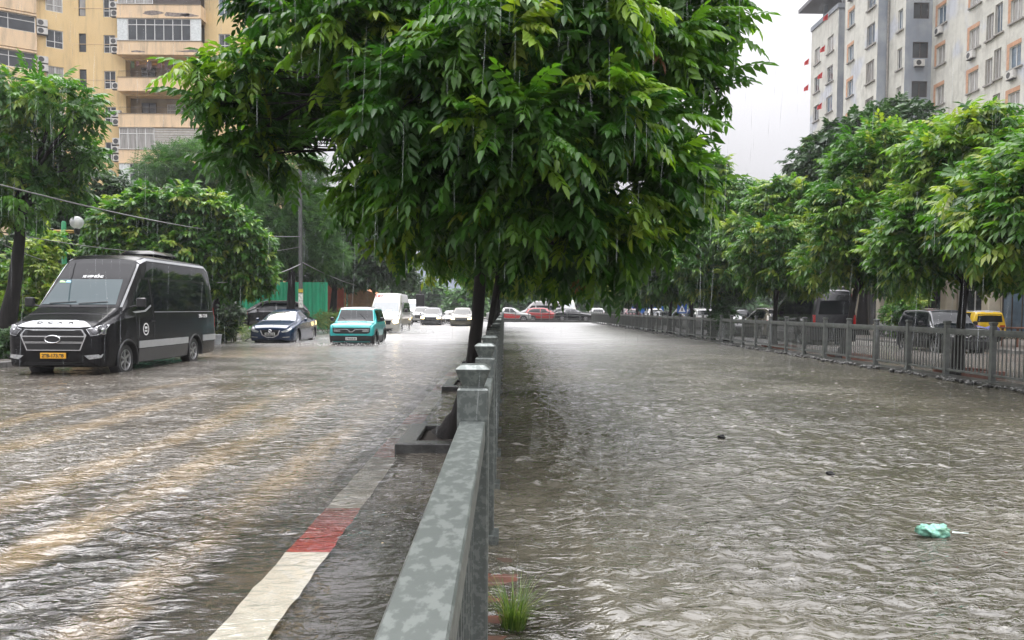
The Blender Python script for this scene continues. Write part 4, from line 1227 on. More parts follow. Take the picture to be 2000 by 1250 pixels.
# ---- white minibus with lit headlights
silverp = paint('silver_beige_paint', (.45, .44, .40), .3, .2)
tr_keys = [(0, .34, .95, 1.0, .78, .80, .70), (.05, .27, 1.0, 1.07, .90, .92, .80), (.25, .24, 1.08, 1.17, .95, .965, .84), (.95, .24, 1.22, 1.42, .97, .98, .86), (1.5, .24, 1.3, 2.0, .97, .98, .83), (1.8, .24, 1.32, 2.22, .97, .98, .80), (2.1, .24, 1.32, 2.50, .97, .98, .76), (2.5, .24, 1.32, 2.55, .97, .98, .78), (5.2, .24, 1.32, 2.53, .97, .98, .78), (5.5, .28, 1.3, 2.42, .95, .96, .75), (5.58, .36, 1.26, 2.3, .9, .92, .7)]
def transit_spec(p, head):
    return dict(keys=tr_keys, mats=[p], rt=.15, wheels=[(1.0, .345, .95), (4.3, .345, .95)], wr=.35, tw=.22, panels=[
        ('windscreen', [(-.80, 1.44), (-.70, 2.0), (.70, 2.0), (.80, 1.44)], 'y', pmat('minibus_windscreen', (.10, .12, .12), .04, var=0, ior=1.9), .008),
        ('door_window', [(1.35, 1.42), (1.8, 1.98), (2.25, 1.98), (2.25, 1.42)], 'x', M_glass, .007),
        ('side_window', [(2.38, 1.42), (2.38, 2.0), (5.35, 2.0), (5.4, 1.42)], 'x', M_glass, .007),
        ('rear_window', [(-.68, 1.42), (-.6, 2.0), (.6, 2.0), (.68, 1.42)], '-y', M_glass, .006),
        ('grille', [(-.5, .95), (.5, .95), (.44, .72), (-.44, .72)], 'y', M_under, .012),
        ('lower_intake', [(-.6, .5), (.6, .5), (.55, .34), (-.55, .34)], 'y', M_under, .01),
        ('headlight', [(.56, .92), (.66, .76), (.90, .82), (.92, 1.08), (.84, 1.10)], 'y', head, .014, 'm'),
        ('tail_lamp', [(.80, .9), (.80, 1.4), (.90, 1.4), (.90, .9)], '-y', M_red, .01, 'm')],
        mirrors=[(1.25, 1.42, .97, M_black, 1.2)])
troot, tb_ = vehicle('minibus', 'white minibus with glowing headlights and a red number on its roof front', 'minibus', transit_spec(silverp, M_lit), (-6.95, 43.8, -.22))
front_text(troot, tb_, '187', -.50, 2.36, .22, pmat('red_lettering', (.6, .05, .04), .5, var=0), .46, off=.015, bold=.012)
b = MB(); hh, nn, *_r = tb_.ray_cast(Vector((.22, -30, 1.52)), Vector((0, 1, 0)))
b.box(-.18, -.002, -.06, .18, .002, .06, Matrix.Translation(hh + nn * .012) @ Matrix.Rotation(-math.atan2(nn.z, -nn.y), 4, 'X')); b.build('route_card', pmat('card_pale', (.4, .6, .6), .5), troot)

# ---- generic cars for the traffic and parking
suv_keys = [(0, .32, .74, .80, .68, .70, .58), (.06, .26, .84, .92, .82, .84, .72), (.3, .24, .94, 1.02, .91, .92, .78), (1.15, .24, 1.02, 1.14, .92, .93, .79), (1.9, .24, 1.08, 1.60, .92, .93, .68), (2.3, .24, 1.1, 1.70, .92, .93, .66), (3.6, .24, 1.12, 1.70, .92, .93, .66), (4.2, .26, 1.12, 1.58, .90, .91, .66), (4.5, .32, 1.08, 1.22, .86, .88, .68), (4.58, .42, .98, 1.08, .8, .82, .64)]
def suv_spec(p, head=M_lens, tail=M_red, ws=M_glass):
    return dict(keys=suv_keys, mats=[p, M_black], zlow=.36, rt=.12, wheels=[(.92, .36, .90), (3.68, .36, .90)], wr=.37, tw=.24, spokes=5, panels=[
        ('windscreen', [(-.72, 1.18), (-.58, 1.58), (.58, 1.58), (.72, 1.18)], 'y', ws, .006),
        ('side_window', [(1.75, 1.13), (2.25, 1.58), (2.75, 1.60), (2.75, 1.13)], 'x', M_glass, .006),
        ('side_window', [(2.83, 1.13), (2.83, 1.60), (3.6, 1.58), (4.1, 1.45), (4.2, 1.18)], 'x', M_glass, .006),
        ('rear_window', [(-.62, 1.2), (-.55, 1.55), (.55, 1.55), (.62, 1.2)], '-y', M_glass, .006),
        ('grille', [(-.5, .84), (.5, .84), (.45, .60), (-.45, .60)], 'y', M_under, .01),
        ('grille_bar', [(-.48, .71), (-.48, .74), (.48, .74), (.48, .71)], 'y', M_chrome, .02),
        ('headlight', [(.54, .74), (.54, .84), (.86, .90), (.84, .76)], 'y', head, .012, 'm'),
        ('tail_lamp', [(.55, .92), (.55, 1.06), (.84, 1.08), (.84, .90)], '-y', tail, .01, 'm'),
        ('number_plate', [(-.26, .70), (-.26, .84), (.26, .84), (.26, .70)], '-y', M_plate, .012)],
        mirrors=[(1.75, 1.12, .90, p, .9)])
pick_keys = suv_keys[:6] + [(3.1, .24, 1.12, 1.72, .92, .93, .66), (3.35, .24, 1.12, 1.60, .92, .93, .70), (3.45, .24, 1.08, 1.12, .92, .93, .84), (5.1, .26, 1.08, 1.12, .92, .93, .84), (5.25, .36, 1.02, 1.06, .88, .9, .8)]
def pickup_spec(p):
    s = suv_spec(p); s['keys'] = pick_keys
    s['wheels'] = [(.92, .38, .90), (4.1, .38, .90)]; s['smooth'] = 0
    s['panels'] = [q for q in s['panels'] if q[0] not in ('side_window', 'rear_window')] + [
        ('side_window', [(1.75, 1.13), (2.25, 1.58), (2.5, 1.60), (2.5, 1.13)], 'x', M_glass, .006), ('side_window', [(2.56, 1.13), (2.56, 1.60), (3.05, 1.6), (3.2, 1.2)], 'x', M_glass, .006),
        ('side_decal', [(1.3, .45), (1.3, .8), (2.2, .95), (3.4, 1.02), (4.0, .95), (3.0, .5)], 'x', pmat('decal_red', (.45, .04, .04), .4), .008)]
    return s
P_ = {k: paint(k + '_car_paint', c, .25, m_) for k, c, m_ in (('white', (.36, .36, .35), 0), ('silver', (.10, .104, .107), .3), ('black', (.013, .013, .015), 0), ('red', (.32, .025, .025), .1), ('grey', (.025, .027, .03), .2), ('gold', (.17, .155, .12), .3), ('yellow', (.62, .40, .02), 0), ('darkblue', (.02, .03, .06), .2), ('maroon', (.12, .02, .025), .1))}
PI = math.pi
gt = 'traffic queueing with headlights on behind the white minibus'
vehicle('suv', 'silver car with two lit headlights right of the white minibus', 'car', suv_spec(P_['silver'], M_lit, ws=M_glass), (-6.35, 66, -.2), 0, gt)
vehicle('suv', 'pale large four wheel drive with lit headlights partly behind the big tree trunk', 'car', suv_spec(P_['gold'], M_lit, ws=M_glass), (-3.55, 63, -.2), 0, gt)
vehicle('sedan', 'cream sedan with headlights between the silver car and the pale four wheel drive', 'car', sedan_spec(P_['white'], M_glass, M_lit), (-5.15, 72, -.2), 0, gt)
vehicle('suv', 'white car half hidden by the white minibus tail', 'car', suv_spec(P_['white']), (-8.55, 60, -.2), 0, gt)
vehicle('suv', 'white car higher up behind the silver one with headlights', 'car', suv_spec(P_['white']), (-8.6, 78, -.1), 0, gt)
vehicle('minibus', 'white minibus deep in the queue beneath the hazy building', 'minibus', transit_spec(P_['white'], M_lens), (-11.2, 92, 0), 0, gt)
# cross traffic beyond the canal
gc = 'vehicles on the cross road beyond the canal'
vehicle('pickup_truck', 'white pickup with red side decal at the end of the central railing', 'pickup', pickup_spec(P_['white']), (3.15, 90.5, -.12), PI / 2, gc)
vehicle('suv', 'red car facing away along the cross road behind the canal end', 'car', suv_spec(P_['red'], tail=M_redlit), (7.0, 91, -.12), PI / 2, gc)
vehicle('sedan', 'black sedan passing the end of the canal', 'car', sedan_spec(P_['black']), (10.3, 89.5, .05), PI / 2, gc)
vehicle('suv', 'silver white car squeezed between the red one and the black sedan', 'car', suv_spec(P_['silver'], tail=M_redlit), (10.2, 92.5, -.10), PI / 2, gc)
vehicle('minibus', 'white minibus behind the pickup and the red car', 'minibus', transit_spec(P_['white'], M_lens), (1.6, 97, -.1), -PI / 2, gc)
vehicle('suv', 'white car with red tail lamps at the left end of the canal fence', 'car', suv_spec(P_['white'], tail=M_redlit), (11.3, 97, -.1), PI, gc)
vehicle('minibus', 'pale coach standing beyond the black sedan', 'coach', transit_spec(P_['gold'], M_lens), (9.2, 108, .25), 0, gc)
# parked cars behind the canal fence
gp = 'cars parked along the flooded side road'
def pk(kind, spec, label, x, y, away=True, cat='car'):
    L_ = spec['keys'][-1][0]
    vehicle(kind, label, cat, spec, (x, y + (L_ if away else 0), -.14), PI if away else 0, gp)
pk('mini_car', mini_spec(P_['grey'], P_['black']), 'dark grey boxy car behind the canal fence close to the right edge', 15.9, 26.2, False)
pk('mini_car', mini_spec(P_['yellow'], P_['white']), 'yellow boxy car with white roof on the far pavement', 23.2, 36.5, True)
pk('suv', suv_spec(P_['white'], ws=M_glass), 'white car just left of the yellow boxy one', 20.2, 35.5, True)
blkvan = transit_spec(P_['black'], M_lens)
pk('minibus', blkvan, 'black van parked behind the canal fence beside the pale four wheel drive', 13.8, 32.0, True, 'van')
pk('suv', suv_spec(P_['gold']), 'pale gold four wheel drive left of the black parked van', 14.0, 38.4, True)
pk('sedan', sedan_spec(P_['black']), 'black sedan nose out in front of the pale parked cars', 12.9, 41.5, False)
pk('suv', suv_spec(P_['silver']), 'silver parked car with a rounded tail window behind the black sedan', 14.3, 46.5, True)
pk('suv', suv_spec(P_['white']), 'white parked car next beyond the rounded silver one', 14.0, 53, True)
pk('suv', suv_spec(P_['silver']), 'silver four wheel drive left of the creeper on the fence', 14.6, 60, True)
pk('sedan', sedan_spec(P_['silver']), 'grey silver sedan in the parked row left of the creeper', 14.2, 67, True)
pk('suv', suv_spec(P_['white']), 'white four wheel drive far along the parked row', 14.7, 74, True)
pk('suv', suv_spec(P_['maroon']), 'dark red car almost at the end of the parked row', 13.4, 80, True)
# cars behind the left hedge
gl_ = 'dark cars parked behind the pavement hedge'
vehicle('suv', 'black car roof showing above the blue sedan', 'car', suv_spec(P_['black'], ws=M_glass), (-15.6, 43.0, .12), -PI / 2 + .25, gl_)
vehicle('suv', 'dark grey car behind the hedge between the van tail and the blue sedan', 'car', suv_spec(P_['black'], ws=M_glass), (-18.2, 40.0, .12), -PI / 2 + .2, gl_)
# ------------------------------------------------------------------ buildings
def facade(b, O, U, L, z0, z1, wins, depth=.16):
    """wall quads along unit direction U from O with real openings (u0, z0, u1, z1) and reveals"""
    N = Vector((U.y, -U.x, 0)); U3 = Vector((U.x, U.y, 0))
    def pt(u, z, d=0.0): return Vector((O[0], O[1], 0)) + U3 * u - N * d + Vector((0, 0, z))
    us = sorted(set([0, L] + [w[0] for w in wins] + [w[2] for w in wins]))
    zs = sorted(set([z0, z1] + [w[1] for w in wins] + [w[3] for w in wins]))
    for i in range(len(us) - 1):
        for j in range(len(zs) - 1):
            uc, zc = (us[i] + us[i + 1]) / 2, (zs[j] + zs[j + 1]) / 2
            if any(w[0] < uc < w[2] and w[1] < zc < w[3] for w in wins): continue
            b.poly([pt(us[i], zs[j]), pt(us[i + 1], zs[j]), pt(us[i + 1], zs[j + 1]), pt(us[i], zs[j + 1])])
    for (a, c, d, e) in wins:
        q = [(a, c), (d, c), (d, e), (a, e)]
        for k in range(4):
            p0, p1 = q[k], q[(k + 1) % 4]
            b.poly([pt(*p0), pt(*p0, depth), pt(*p1, depth), pt(*p1)])
    return pt
pane_dark = pmat('pane_dark', (.035, .04, .045), .08, var=.3, scale=1.2, ior=1.6)
pane_curt = pmat('pane_curtained', (.28, .27, .25), .15, var=.35, scale=2.5, ior=1.6, stretch=(6, 6, .3))
pane_blue = pmat('pane_bluish', (.10, .14, .18), .08, var=.3, scale=1.5, ior=1.6)
frame_w = pmat('frame_white', (.62, .62, .60), .5, var=.08)
frame_d = pmat('frame_dark', (.06, .045, .035), .6, var=.2)
_WC = {}
def window(parent, M, w, h, nx=2, transom=0.0, frame=None, pane=None, name='window', sill=None):
    frame = frame or frame_w; pane = pane or pane_dark
    key = (round(w, 2), round(h, 2), nx, transom, frame.name)
    if key not in _WC:
        b = MB(); t = .055
        b.box(0, -.03, 0, w, .03, t); b.box(0, -.03, h - t, w, .03, h)
        b.box(0, -.03, t + .001, t, .03, h - t - .001); b.box(w - t, -.03, t + .001, w, .03, h - t - .001)
        for i in range(1, nx): b.box(w * i / nx - t / 2, -.027, t + .001, w * i / nx + t / 2, .027, h - t - .001)
        if transom: b.box(t + .001, -.024, h * transom - t / 2, w - t - .001, .024, h * transom + t / 2)
        p = MB(); p.poly([(t, .01, t), (w - t, .01, t), (w - t, .01, h - t), (t, .01, h - t)])
        _WC[key] = (b.mesh('window', frame), p)
    fm, p = _WC[key]
    o = link(name, fm, parent); o.matrix_local = M
    k2 = key + (pane.name,)
    if k2 not in _WC: _WC[k2] = p.mesh('pane', pane)
    link('pane', _WC[k2], o)
    return o
ac_body = pmat('ac_casing', (.50, .49, .46), .5, var=.15)
ac_dark = pmat('ac_fan', (.05, .05, .05), .6, var=.1)
_b = MB(); _b.bevbox(0, -.32, 0, .82, 0, .56, .015); AC1 = _b.mesh('air_conditioner', ac_body)
_b = MB(); _b.lathe([(.001, .326), (.2, .326), (.22, .322), (.22, .318)], 20, Matrix.Translation((.30, 0, .28)) @ Matrix.Rotation(R(90), 4, 'X'), cap=False); _b.box(.02, -.02, -.06, .8, -.3 + .02, -.02); AC2 = _b.mesh('fan_grille', ac_dark)
def ac(parent, M):
    o = link('air_conditioner', AC1, parent); o.matrix_local = M
    link('fan_grille', AC2, o)
def frameM(pt, U, u, z, d=0.0):
    return Matrix.Translation(pt(u, z, d)) @ Matrix.Rotation(math.atan2(U.y, U.x), 4, 'Z')

# ---- yellow apartment block on the left
stain = (.36, .27, .16)
yel = pmat('yellow_render', (.68, .51, .26), .8, var=.0, c2=(.62, .45, .22), scale=.35, lo=.3, hi=.7, bump=.15, bscale=8)
def add_stains(m, amt, sc_=2.2, st=(1, 1, .12)):
    n, l = m.node_tree.nodes, m.node_tree.links
    b_ = n['Principled BSDF']; src = b_.inputs['Base Color'].links[0].from_socket
    tc = n.new('ShaderNodeTexCoord'); mp = n.new('ShaderNodeMapping'); mp.inputs['Scale'].default_value = st
    l.new(tc.outputs['Object'], mp.inputs['Vector'])
    t = n.new('ShaderNodeTexNoise'); t.inputs['Scale'].default_value = sc_; t.inputs['Detail'].default_value = 7; t.inputs['Roughness'].default_value = .68
    l.new(mp.outputs[0], t.inputs['Vector'])
    r = n.new('ShaderNodeMapRange'); r.inputs['From Min'].default_value = .5; r.inputs['From Max'].default_value = .72; r.inputs['To Max'].default_value = amt
    l.new(t.outputs['Fac'], r.inputs['Value'])
    x = n.new('ShaderNodeMix'); x.data_type = 'RGBA'; x.inputs['B'].default_value = (.16, .145, .12, 1)
    l.new(r.outputs[0], x.inputs['Factor']); l.new(src, x.inputs['A']); l.new(x.outputs['Result'], b_.inputs['Base Color'])
add_stains(yel, .35)
yel2 = pmat('pale_render', (.66, .49, .31), .8, var=0, c2=(.50, .39, .27), scale=.9, lo=.5, hi=.85, bump=.2, bscale=8, stretch=(1, 1, .6))
add_stains(yel2, .55)
patch = pmat('bare_patch', (.20, .17, .15), .9, var=.4, scale=5)
YB = 69.0
c0 = P(149, 300, YB)
zr = [P(220, py, YB).z for py in (82, 152)]
FH = (zr[0] - zr[1])
xr = P(500, 200, YB).x
def ux(px, py=200): return P(px, py, YB).x - c0.x
zref = zr[1] - FH * 5 - .3            # parapet top of a low floor
blg = empty('apartment_block', (c0.x, YB, 0), 0, 'weathered yellow apartment block with glazed balconies and air conditioners', 'building')
U = Vector((1, 0)); base = Vector((0, 0, 0))
wins = []
floors = range(0, 10)
zf = [zref + FH * i for i in floors]
H_top = zf[-1] + 4.5
wdefs = []   # (u0,u1, dz0,dz1)
zpx = FH / 70.0
for z in zf:
    wdefs.append((ux(156), ux(170), z - .60, z + 1.02, 1))
    wdefs.append((ux(204), ux(226.5), z - .66, z + .90, 2))
    wdefs.append((ux(428), ux(451), z - .45, z + 1.1, 2))
balc = []
for z in zf: balc.append((ux(246), ux(401), z + .06, z + 1.86))
b = MB()
pt = facade(b, (0, 0), U, xr - c0.x, -.2, H_top, [(a, c, d, e) for a, d, c, e, *_k in wdefs] + [(a, c, d, e) for a, d, c, e in [(q[0], q[1], q[2], q[3]) for q in balc]], .9)
# side return and roof
D = 14
b.poly([pt(xr - c0.x, -.2), pt(xr - c0.x, -.2, D), pt(xr - c0.x, H_top, D), pt(xr - c0.x, H_top)])
b.poly([pt(0, H_top), pt(xr - c0.x, H_top), pt(xr - c0.x, H_top, D), pt(0, H_top, D)])
# dark room behind the openings
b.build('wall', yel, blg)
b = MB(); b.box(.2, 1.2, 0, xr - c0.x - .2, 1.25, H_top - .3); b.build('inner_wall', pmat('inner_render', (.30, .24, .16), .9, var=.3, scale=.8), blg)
rg = random.Random(8)
for (a, d, c, e, nx) in wdefs:
    window(blg, frameM(pt, U, a, c, .10), d - a, e - c, nx, .36 if nx == 2 else .42, frame_w if nx == 2 else frame_d, rg.choice([pane_dark, pane_curt, pane_blue, pane_dark]))
for i, z in enumerate(zf):
    a, d = ux(243), ux(404)
    # parapet box stands proud of the wall
    b = MB(); b.box(a, -1.15, z - 1.02, d, -1.0, z + .02); b.box(a, -.999, z - 1.02, a + .15, -.003, z + .02); b.box(d - .15, -.999, z - 1.02, d, -.003, z + .02)
    b.box(a - .04, -1.19, z - 1.14, d + .04, -.003, z - 1.021)
    bo = b.build('balcony', yel2, blg)
    c = MB(); c.bevbox(a - .03, -1.2, z + .021, d + .03, -.97, z + .07, .008); c.build('parapet_cap', pmat('cap_stain', (.2, .17, .13), .8), bo)
    kind = ['open', 'open', 'glazed', 'half', 'wallwin', 'open', 'glazed', 'halfdark', 'glazed', 'glazed'][i]
    zz = z + .075
    ww = d - a
    Mb = lambda u, zq, yq=-1.08: Matrix.Translation((u, yq, zq))
    hh_ = FH - 1.02 - .12 - .09
    if kind in ('glazed',):
        window(bo, Mb(a + .9, zz), ww - 1.8, hh_, 7, .72, frame_w, pane_curt if i % 2 else pane_dark)
        p = MB(); p.box(a + .01, -1.12, zz, a + .88, -1.05, zz + hh_); p.build('side_panel', pmat('panel_pale', (.55, .58, .57), .5), bo); p = MB(); p.box(d - .88, -1.12, zz, d - .01, -1.05, zz + hh_); p.build('side_panel', pmat('panel_pale', (.55, .58, .57), .5), bo)
    elif kind in ('half', 'halfdark'):
        window(bo, Mb(a + .05, zz), ww * .42, hh_, 4, .72, frame_w, pane_curt)
        p = MB()
        n_ = 9 if kind == 'half' else 4
        for k in range(n_):
            p.box(a + ww * .43, -1.10, zz + hh_ * k / n_, d - .05, -1.06, zz + hh_ * (k + .82) / n_)
        p.build('shutter', frame_d if kind == 'halfdark' else pmat('shutter_grey', (.40, .38, .34), .6), bo)
    else:
        window(bo, Matrix.Translation((a + 1.0, 1.1, z - .2)), 1.3, 1.75, 2, .7, frame_d, pane_dark, 'balcony_window')
        window(bo, Matrix.Translation((a + 3.3, 1.1, z - .6)), 1.6, 2.0, 2, .75, frame_w, pane_curt, 'balcony_window')
        p = MB()
        for k in range(int(ww / .11)): p.box(a + .05 + k * .11, -1.09, zz, a + .065 + k * .11, -1.075, zz + (.45 if kind == 'wallwin' else .5))
        p.box(a + .05, -1.1, zz + .5, d - .05, -1.065, zz + .53)
        p.build('railing', frame_d, bo)
    for k in range([2, 1, 2, 3, 2, 1, 2, 2, 1, 2][i]):
        ac(blg, Matrix.Translation((ux(228) - (.1 if k % 2 else 0), -.55, z - .9 + k * .72)))
cl_ = [pmat('cloth_%d' % k, c, .8, var=.15) for k, c in enumerate(((.20, .10, .09), (.08, .11, .20), (.32, .31, .28), (.10, .14, .06), (.14, .10, .10)))]
for i in (5,):
    for k in range(6):
        u_ = ux(258) + k * .78 + rg.uniform(-.2, .2); w_ = rg.uniform(.25, .45); h_ = rg.uniform(.35, .75)
        b = MB()
        n_ = 5
        for q in range(n_):
            x0_, x1_ = u_ + w_ * q / n_, u_ + w_ * (q + 1) / n_
            b.poly([(x0_, -.5 + .03 * (q % 2), zf[i] + 1.62 - h_), (x1_, -.5 + .03 * ((q + 1) % 2), zf[i] + 1.62 - h_), (x1_, -.5 + .03 * ((q + 1) % 2), zf[i] + 1.62), (x0_, -.5 + .03 * (q % 2), zf[i] + 1.62)])
        b.build('laundry', rg.choice(cl_), blg)
# band lines and stained patches standing slightly proud
for z in zf:
    b = MB(); b.box(0, -.02, z + FH * .52 - 1.55, ux(241), -.003, z + FH * .52 - 1.51); b.build('string_course', yel2, blg)
b = MB()
for (px, py, w_, h_) in ((300, 25, 1.2, .22), (345, 28, 1.5, .25), (370, 30, .9, .18), (380, 100, 2.0, .12), (268, 100, .8, .12)):
    q = P(px, py, YB - 1.2)
    n_ = 11
    pts = [(q.x - c0.x + w_ * math.cos(2 * PI * k / n_) * rg.uniform(.6, 1.1), -1.153, q.z + h_ * math.sin(2 * PI * k / n_) * rg.uniform(.5, 1.1)) for k in range(n_)]
    b.poly(pts)
b.build('peeled_render', patch, blg)
# lamp on the lit balcony
q = P(286, 115, YB)
b = MB(); b.lathe([(.02, -.12), (.10, -.08), (.12, 0), (.10, .08), (.02, .12)], 14, Matrix.Translation((q.x - c0.x, .2, q.z)))
b.build('balcony_lamp', pmat('lamp_warm', (1, .7, .3), .4, var=0, emit=(1, .55, .18), estr=25), blg)
# angled wing on the left
UW = Vector((1.53, 1.0)).normalized()
LW = 13.0
Ow = Vector((0, 0)) - UW * LW
b = MB(); ww_ = []; wb_ = []
def uw(px):   # distance along the wing for a picture column
    r_ = ray(px, 200); k = r_.x / r_.y
    # solve (c0 + U*t).x = k*(YB + Uy*t)
    t = (k * YB - c0.x) / (UW.x - k * UW.y)
    return LW + t
for z in zf:
    ww_.append((uw(92), z - .55, uw(125.5), z + 1.0))
    wb_.append((.3, z + .3, uw(71), z + 1.7))
pw = facade(b, Ow, UW, LW, -.2, H_top, ww_ + wb_, .14)
b.build('wing_wall', yel, blg)
for (a, c, d, e) in ww_:
    window(blg, frameM(pw, UW, a, c, .09), d - a, e - c, 2, .36, frame_w, rg.choice([pane_dark, pane_curt]))
for i, (a, c, d, e) in enumerate(wb_):
    window(blg, frameM(pw, UW, a, c, -.35), d - a, e - c, 5, .66, frame_w, rg.choice([pane_dark, pane_curt]), 'balcony_glazing')
    Mx = frameM(pw, UW, 0, 0)
    g = MB(); g.box(a - .1, -.5, c - 1.45, d + .1, -.003, c - .003, Mx); g.box(a - .1, -.6, e + .003, d + .1, -.003, e + .16, Mx); g.box(d + .001, -.40, c, d + .06, -.003, e, Mx)
    g.build('balcony', yel2, blg)
    for k in range(2): ac(blg, frameM(pw, UW, uw(74), c + .1 + k * .68))

# ---- grey and cream tower blocks on the right
crm = bpy.data.materials.new('tower_render'); crm.use_nodes = True
n, l = crm.node_tree.nodes, crm.node_tree.links
bs = n['Principled BSDF']; bs.inputs['Roughness'].default_value = .85
tcn = n.new('ShaderNodeTexCoord')
na = n.new('ShaderNodeTexNoise'); na.inputs['Scale'].default_value = .22; na.inputs['Detail'].default_value = 5
nb = n.new('ShaderNodeTexNoise'); nb.inputs['Scale'].default_value = 1.1; nb.inputs['Detail'].default_value = 7; nb.inputs['Roughness'].default_value = .65
for q in (na, nb): l.new(tcn.outputs['Object'], q.inputs['Vector'])
ra = n.new('ShaderNodeValToRGB'); ra.color_ramp.elements[0].position = .56; ra.color_ramp.elements[0].color = (.53, .525, .47, 1); ra.color_ramp.elements[1].position = .62; ra.color_ramp.elements[1].color = (.46, .48, .51, 1)
l.new(na.outputs['Fac'], ra.inputs[0])
rb = n.new('ShaderNodeMapRange'); rb.inputs['From Min'].default_value = .45; rb.inputs['From Max'].default_value = .75; rb.inputs['To Min'].default_value = 1.0; rb.inputs['To Max'].default_value = .72
l.new(nb.outputs['Fac'], rb.inputs['Value'])
mm = n.new('ShaderNodeVectorMath'); mm.operation = 'SCALE'
l.new(ra.outputs[0], mm.inputs[0]); l.new(rb.outputs[0], mm.inputs['Scale']); l.new(mm.outputs[0], bs.inputs['Base Color'])
blu = pmat('tower_blue_grey', (.22, .245, .28), .85, var=0, c2=(.34, .36, .37), scale=.3, lo=.4, hi=.62, bump=.1, bscale=6)
add_stains(crm, .5); add_stains(blu, .35)
orange = pmat('orange_render', (.42, .235, .14), .8, var=.2, scale=3)
sillm = pmat('sill_grey', (.25, .24, .22), .8, var=.2)
F2 = 3.3
HT = 48.0
z0s = P(1821, 207, 65).z            # a window sill level
def lvl(k): return z0s + F2 * k
twr = empty('tower_block', (34, 66, 0), 0, 'tall cream and blue grey tower block with orange window surrounds', 'building')
Or = Vector((34, 66, 0))
def tw_window(root, pt, U, u, z, w, h, off, kind, rg):
    """opening with an orange surround, a narrower window set to one side and a sill"""
    M = frameM(pt, U, u, z, .14)
    o = window(root, M, w, h, 2, 0, frame_w, rg.choice([pane_curt, pane_curt, pane_dark, pane_blue]))
    M2 = frameM(pt, U, u, z)
    b = MB()
    b.box(-.12, -.16, -.12, w + .25, .13, -.003)
    b.build('sill', sillm, o).matrix_local = Matrix.Translation((0, -.14, 0))
    if kind == 'orange':
        g = MB(); g.box(-.30, -.012, .0, -.003, .10, h + .32); g.box(-.001, -.012, h + .003, w + .02, .10, h + .32)
        g.build('window_surround', orange, o).matrix_local = Matrix.Translation((0, -.14, 0))
    return o
U2 = Vector((0, -1))
rg = random.Random(21)
floors2 = list(range(-5, 8))
def street_face(xw, ynear, yfar, cols, mat, zmax=HT):
    """face towards the street (-X): cols = [(y centre, width, height, dz, kind)]"""
    b = MB(); L_ = yfar - ynear; O = (xw - Or.x, yfar - Or.y)
    W_ = []
    for (yc, w, h, dz, kind) in cols:
        for k in floors2:
            z = lvl(k) + dz
            if 1 < z < zmax - 3: W_.append((yfar - yc - w / 2, z, yfar - yc + w / 2, z + h, kind))
    pt = facade(b, O, U2, L_, -.2, zmax, [q[:4] for q in W_], .2)
    b.build('wall', mat, twr)
    for (a, c, d, e, kind) in W_:
        o = tw_window(twr, pt, U2, a, c, d - a, e - c, .0, kind, rg)
        if kind == 'dark' and rg.random() < .5: ac(twr, frameM(pt, U2, a + .1, c - .75))
        if kind == 'orange' and rg.random() < .12: ac(twr, frameM(pt, U2, a + .1, c - .75))
        if kind == 'dark':
            g = MB()
            for q in range(int((d - a) / .16)): g.box(.06 + q * .16, -.20, .02, .075 + q * .16, -.185, e - c - .02)
            g.build('window_grille', frame_d, o)
def front_face(x0, x1, yw, cols, mat, zmax=HT):
    b = MB(); O = (x0 - Or.x, yw - Or.y)
    W_ = []
    for (xc, w, h, dz, kind) in cols:
        for k in floors2:
            z = lvl(k) + dz
            if 1 < z < zmax - 3: W_.append((xc - x0 - w / 2, z, xc - x0 + w / 2, z + h, kind))
    pt = facade(b, O, Vector((1, 0)), x1 - x0, -.2, zmax, [q[:4] for q in W_], .2)
    b.build('wall', mat, twr)
    for (a, c, d, e, kind) in W_:
        o = window(twr, frameM(pt, Vector((1, 0)), a, c, .12), d - a, e - c, 2, 0, frame_d, pane_dark)
        if rg.random() < .3: ac(twr, frameM(pt, Vector((1, 0)), a + .1, c - .75))
XE = 36.25
street_face(XE, 44.0, 66.0, [(64.6, 1.25, 1.55, 0, 'orange'), (60.0, 1.25, 1.55, -.2, 'orange'), (58.05, .8, 1.9, -.2, 'dark'), (57.05, .8, 2.2, -.1, 'dark'), (55.1, 1.25, 1.6, .1, 'orange'), (50.5, 1.25, 1.6, .1, 'orange'), (47, .9, 1.6, .1, 'orange')], crm)
front_face(33.97, XE, 66.0, [(35.3, 1.35, 1.35, 1.0, 'plain')], blu)
street_face(33.97, 66.0, 68.9, [(66.9, .8, 1.8, .3, 'plain')], crm)
front_face(33.0, 33.97, 68.9, [], blu)
street_face(33.0, 68.9, 75.6, [(74.2, 1.15, 1.5, 0, 'orange'), (70.2, 1.5, 1.9, .15, 'dark')], crm)
b = MB()
b.poly([Vector((x - Or.x, y - Or.y, HT)) for x, y in ((33, 75.6), (33, 68.9), (33.97, 68.9), (33.97, 66), (XE, 66), (XE, 44), (60, 44), (60, 75.6))])
b.box(33.0 - Or.x, 75.601 - Or.y, -.2, 60 - Or.x, 75.7 - Or.y, HT)
b.build('roof', sillm, twr)
b = MB(); b.tube([(33.85 - Or.x, 68.78 - Or.y, 0), (33.85 - Or.x, 68.78 - Or.y, HT)], .09, 8); b.build('drain_pipe', sillm, twr, smooth=60)

